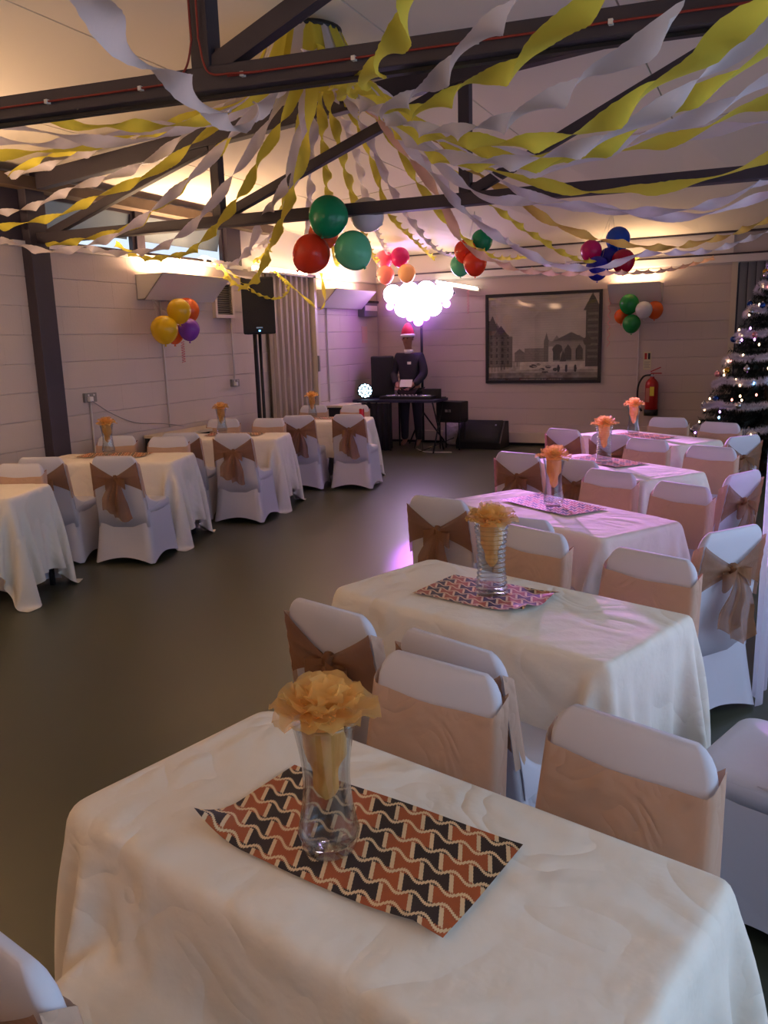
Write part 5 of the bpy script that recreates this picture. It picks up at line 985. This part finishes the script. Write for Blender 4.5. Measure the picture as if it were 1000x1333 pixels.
lathe('ring', [(0.19, 0.0), (0.21, 0.0), (0.21, 0.03), (0.19, 0.03), (0.19, 0.0)], m_black, hub, 30)
for k in range(26):
    a = 2 * PI * k / 26; r = 0.2
    def g(u, v, a=a, k=k):
        rr = r + 0.10 * u * (1 + 0.3 * math.sin(k * 2.1)) ; aa = a + (v - 0.5) * 0.30 * (1 + 0.3 * u); return (rr * math.cos(aa), rr * math.sin(aa), 0.02 - 0.24 * u + 0.012 * math.sin(v * 8 + k))
    grid('crepe_end', g, 6, 4, m_yel if k % 3 else m_lav, hub)

# ------------------------------------------------------------------ decorated tree
TX, TY = 0.0, 10.85
tr = thing('christmas_tree', (TX, TY, 0), 0, 'tall decorated Christmas tree with tinsel at the right edge of the picture', 'tree')
m_ndl = mat('fir needles', srgb(22, 34, 30), 0.7, var=0.35, vscale=20); m_ndl2 = m_ndl
tubeo('trunk', [(0, 0, 0), (0, 0, 2.45)], 0.035, m_brown, tr, 10)
rs = np.random.RandomState(11)
def tree_r(z): return 0.86 * max(0, (2.55 - z) / 2.3) ** 0.9 if z > 0.25 else 0.80
V = []; F = []
for lv in range(30):
    z = 0.28 + lv * 0.077; R_ = tree_r(z); nb = max(5, int(26 * R_ / 0.8) + 4)
    for k in range(nb):
        a = 2 * PI * (k + rs.rand()) / nb; L_ = R_ * rs.uniform(0.82, 1.08); dr = rs.uniform(0.08, 0.22)
        m_ = int(L_ / 0.013)
        for q in range(m_):
            f = (q + 1) / m_
            if f < 0.25: continue
            c = np.array([L_ * f * math.cos(a), L_ * f * math.sin(a), z - dr * L_ * f + 0.06 * f * f])
            for e in range(4):
                an = rs.rand() * 2 * PI; out_ = np.array([math.cos(a) * 0.6, math.sin(a) * 0.6, 0]); sd = np.array([-math.sin(a) * math.cos(an), math.cos(a) * math.cos(an), math.sin(an)])
                d = out_ + sd; d = d / np.linalg.norm(d) * 0.065; w = np.cross(d, [0.3, 0.2, 1]); w = w / np.linalg.norm(w) * 0.0055; b = len(V); V += [c - w, c + w, c + d]; F.append((b, b + 1, b + 2))
fo = from_pd('foliage', V, F, m_ndl, tr, smooth=False); fo['kind'] = 'stuff'
m_tin = mat('silver tinsel', srgb(226, 222, 234), 0.35, metal=0.45)
for g_ in range(6):
    V = []; F = []; n = 520; 
    for k in range(n):
        s = k / n; z = 0.42 + 0.34 * g_ + 0.33 * s; a = s * 2 * PI * 1.25 + g_ * 1.6; R_ = tree_r(z) * 1.03; zz = z - 0.05 * abs(math.sin(a * 2.5))
        c = np.array([R_ * math.cos(a), R_ * math.sin(a), zz])
        for e in range(14):
            d = rs.randn(3); d = d / np.linalg.norm(d) * 0.062; w = np.cross(d, [0.1, 0.9, 0.3]); w = w / np.linalg.norm(w) * 0.0034; cc = c + rs.randn(3) * 0.004; b = len(V); V += [cc - w, cc + w, cc + d]; F.append((b, b + 1, b + 2))
    o = from_pd('tinsel_garland', V, F, m_tin, tr, smooth=False); o['kind'] = 'stuff'
lc = [('warm', (1.0, 0.62, 0.35, 1)), ('red', (1.0, 0.25, 0.2, 1)), ('blue', (0.3, 0.6, 1.0, 1)), ('violet', (0.7, 0.3, 1, 1))]; lm = [mat(n + ' fairy bulb', c, emit=c, estr=9) for n, c in lc]
for k in range(70):
    z = rs.uniform(0.4, 2.4); a = rs.uniform(PI * 0.95, PI * 1.9); R_ = tree_r(z) * 1.0
    lathe('fairy_light', [(0.0008, -0.016), (0.010, -0.006), (0.010, 0.006), (0.0008, 0.018)], lm[[0, 0, 0, 1, 0, 2, 3][k % 7]], tr, 6, (R_ * math.cos(a), R_ * math.sin(a), z))
bc = [('silver', mat('silver bauble', srgb(200, 200, 205), 0.12, metal=1)), ('blue', mat('blue bauble', srgb(30, 70, 150), 0.15, metal=0.7)), ('pink', mat('pink bauble', srgb(220, 150, 160), 0.2, metal=0.5)), ('gold', mat('gold bauble', srgb(200, 160, 60), 0.15, metal=1))]
hs = ['%s, %s' % (a, b) for a in ('at the foot', 'low down', 'below the middle', 'above the middle', 'high up', 'near the top') for b in ('far left', 'left', 'centre', 'right', 'far right')]
for k in range(30):
    z = 0.5 + 0.36 * (k // 5) + 0.05 * math.sin(k * 2.3); a = PI * (1.04 + 0.17 * (k % 5) + 0.02 * math.sin(k * 5.1)); R_ = tree_r(z) * 1.05; n_, mm = bc[[0, 1, 0, 2, 3, 0, 1][k % 7]]
    t = thing('bauble', (TX + R_ * math.cos(a), TY + R_ * math.sin(a), z), 0, n_ + ' bauble on the tree, ' + hs[k], 'bauble', n_ + ' baubles on the tree')
    bm = bmesh.new(); bmesh.ops.create_uvsphere(bm, u_segments=16, v_segments=10, radius=0.036); from_bm('ball', bm, mm, t, True); lathe('cap', [(0.009, 0.034), (0.009, 0.046), (0.001, 0.048)], m_chrome, t, 8)
# sheer drape at the right edge
def dr_(u, v):
    z = 2.62 * v; y = 3.85 + 1.3 * u - 0.0; pull = 0.035 + 0.24 * max(0, (v - 0.55) / 0.45) ** 1.1
    return (pull + 0.13 * u + 0.028 * math.sin(u * 46 + v * 1.5), y, z + 0.01)
dp = grid('sheer_drape', dr_, 110, 30, m_sheer); tag(dp, 'sheer white drape hanging at the right edge of the picture', 'drape')
cr = tag(tubeo('drape_rail', [(0.45, 3.4, 2.64), (0.45, 5.4, 2.64)], 0.012, m_chrome, None, 8), 'thin rail carrying the sheer drape', 'rail')
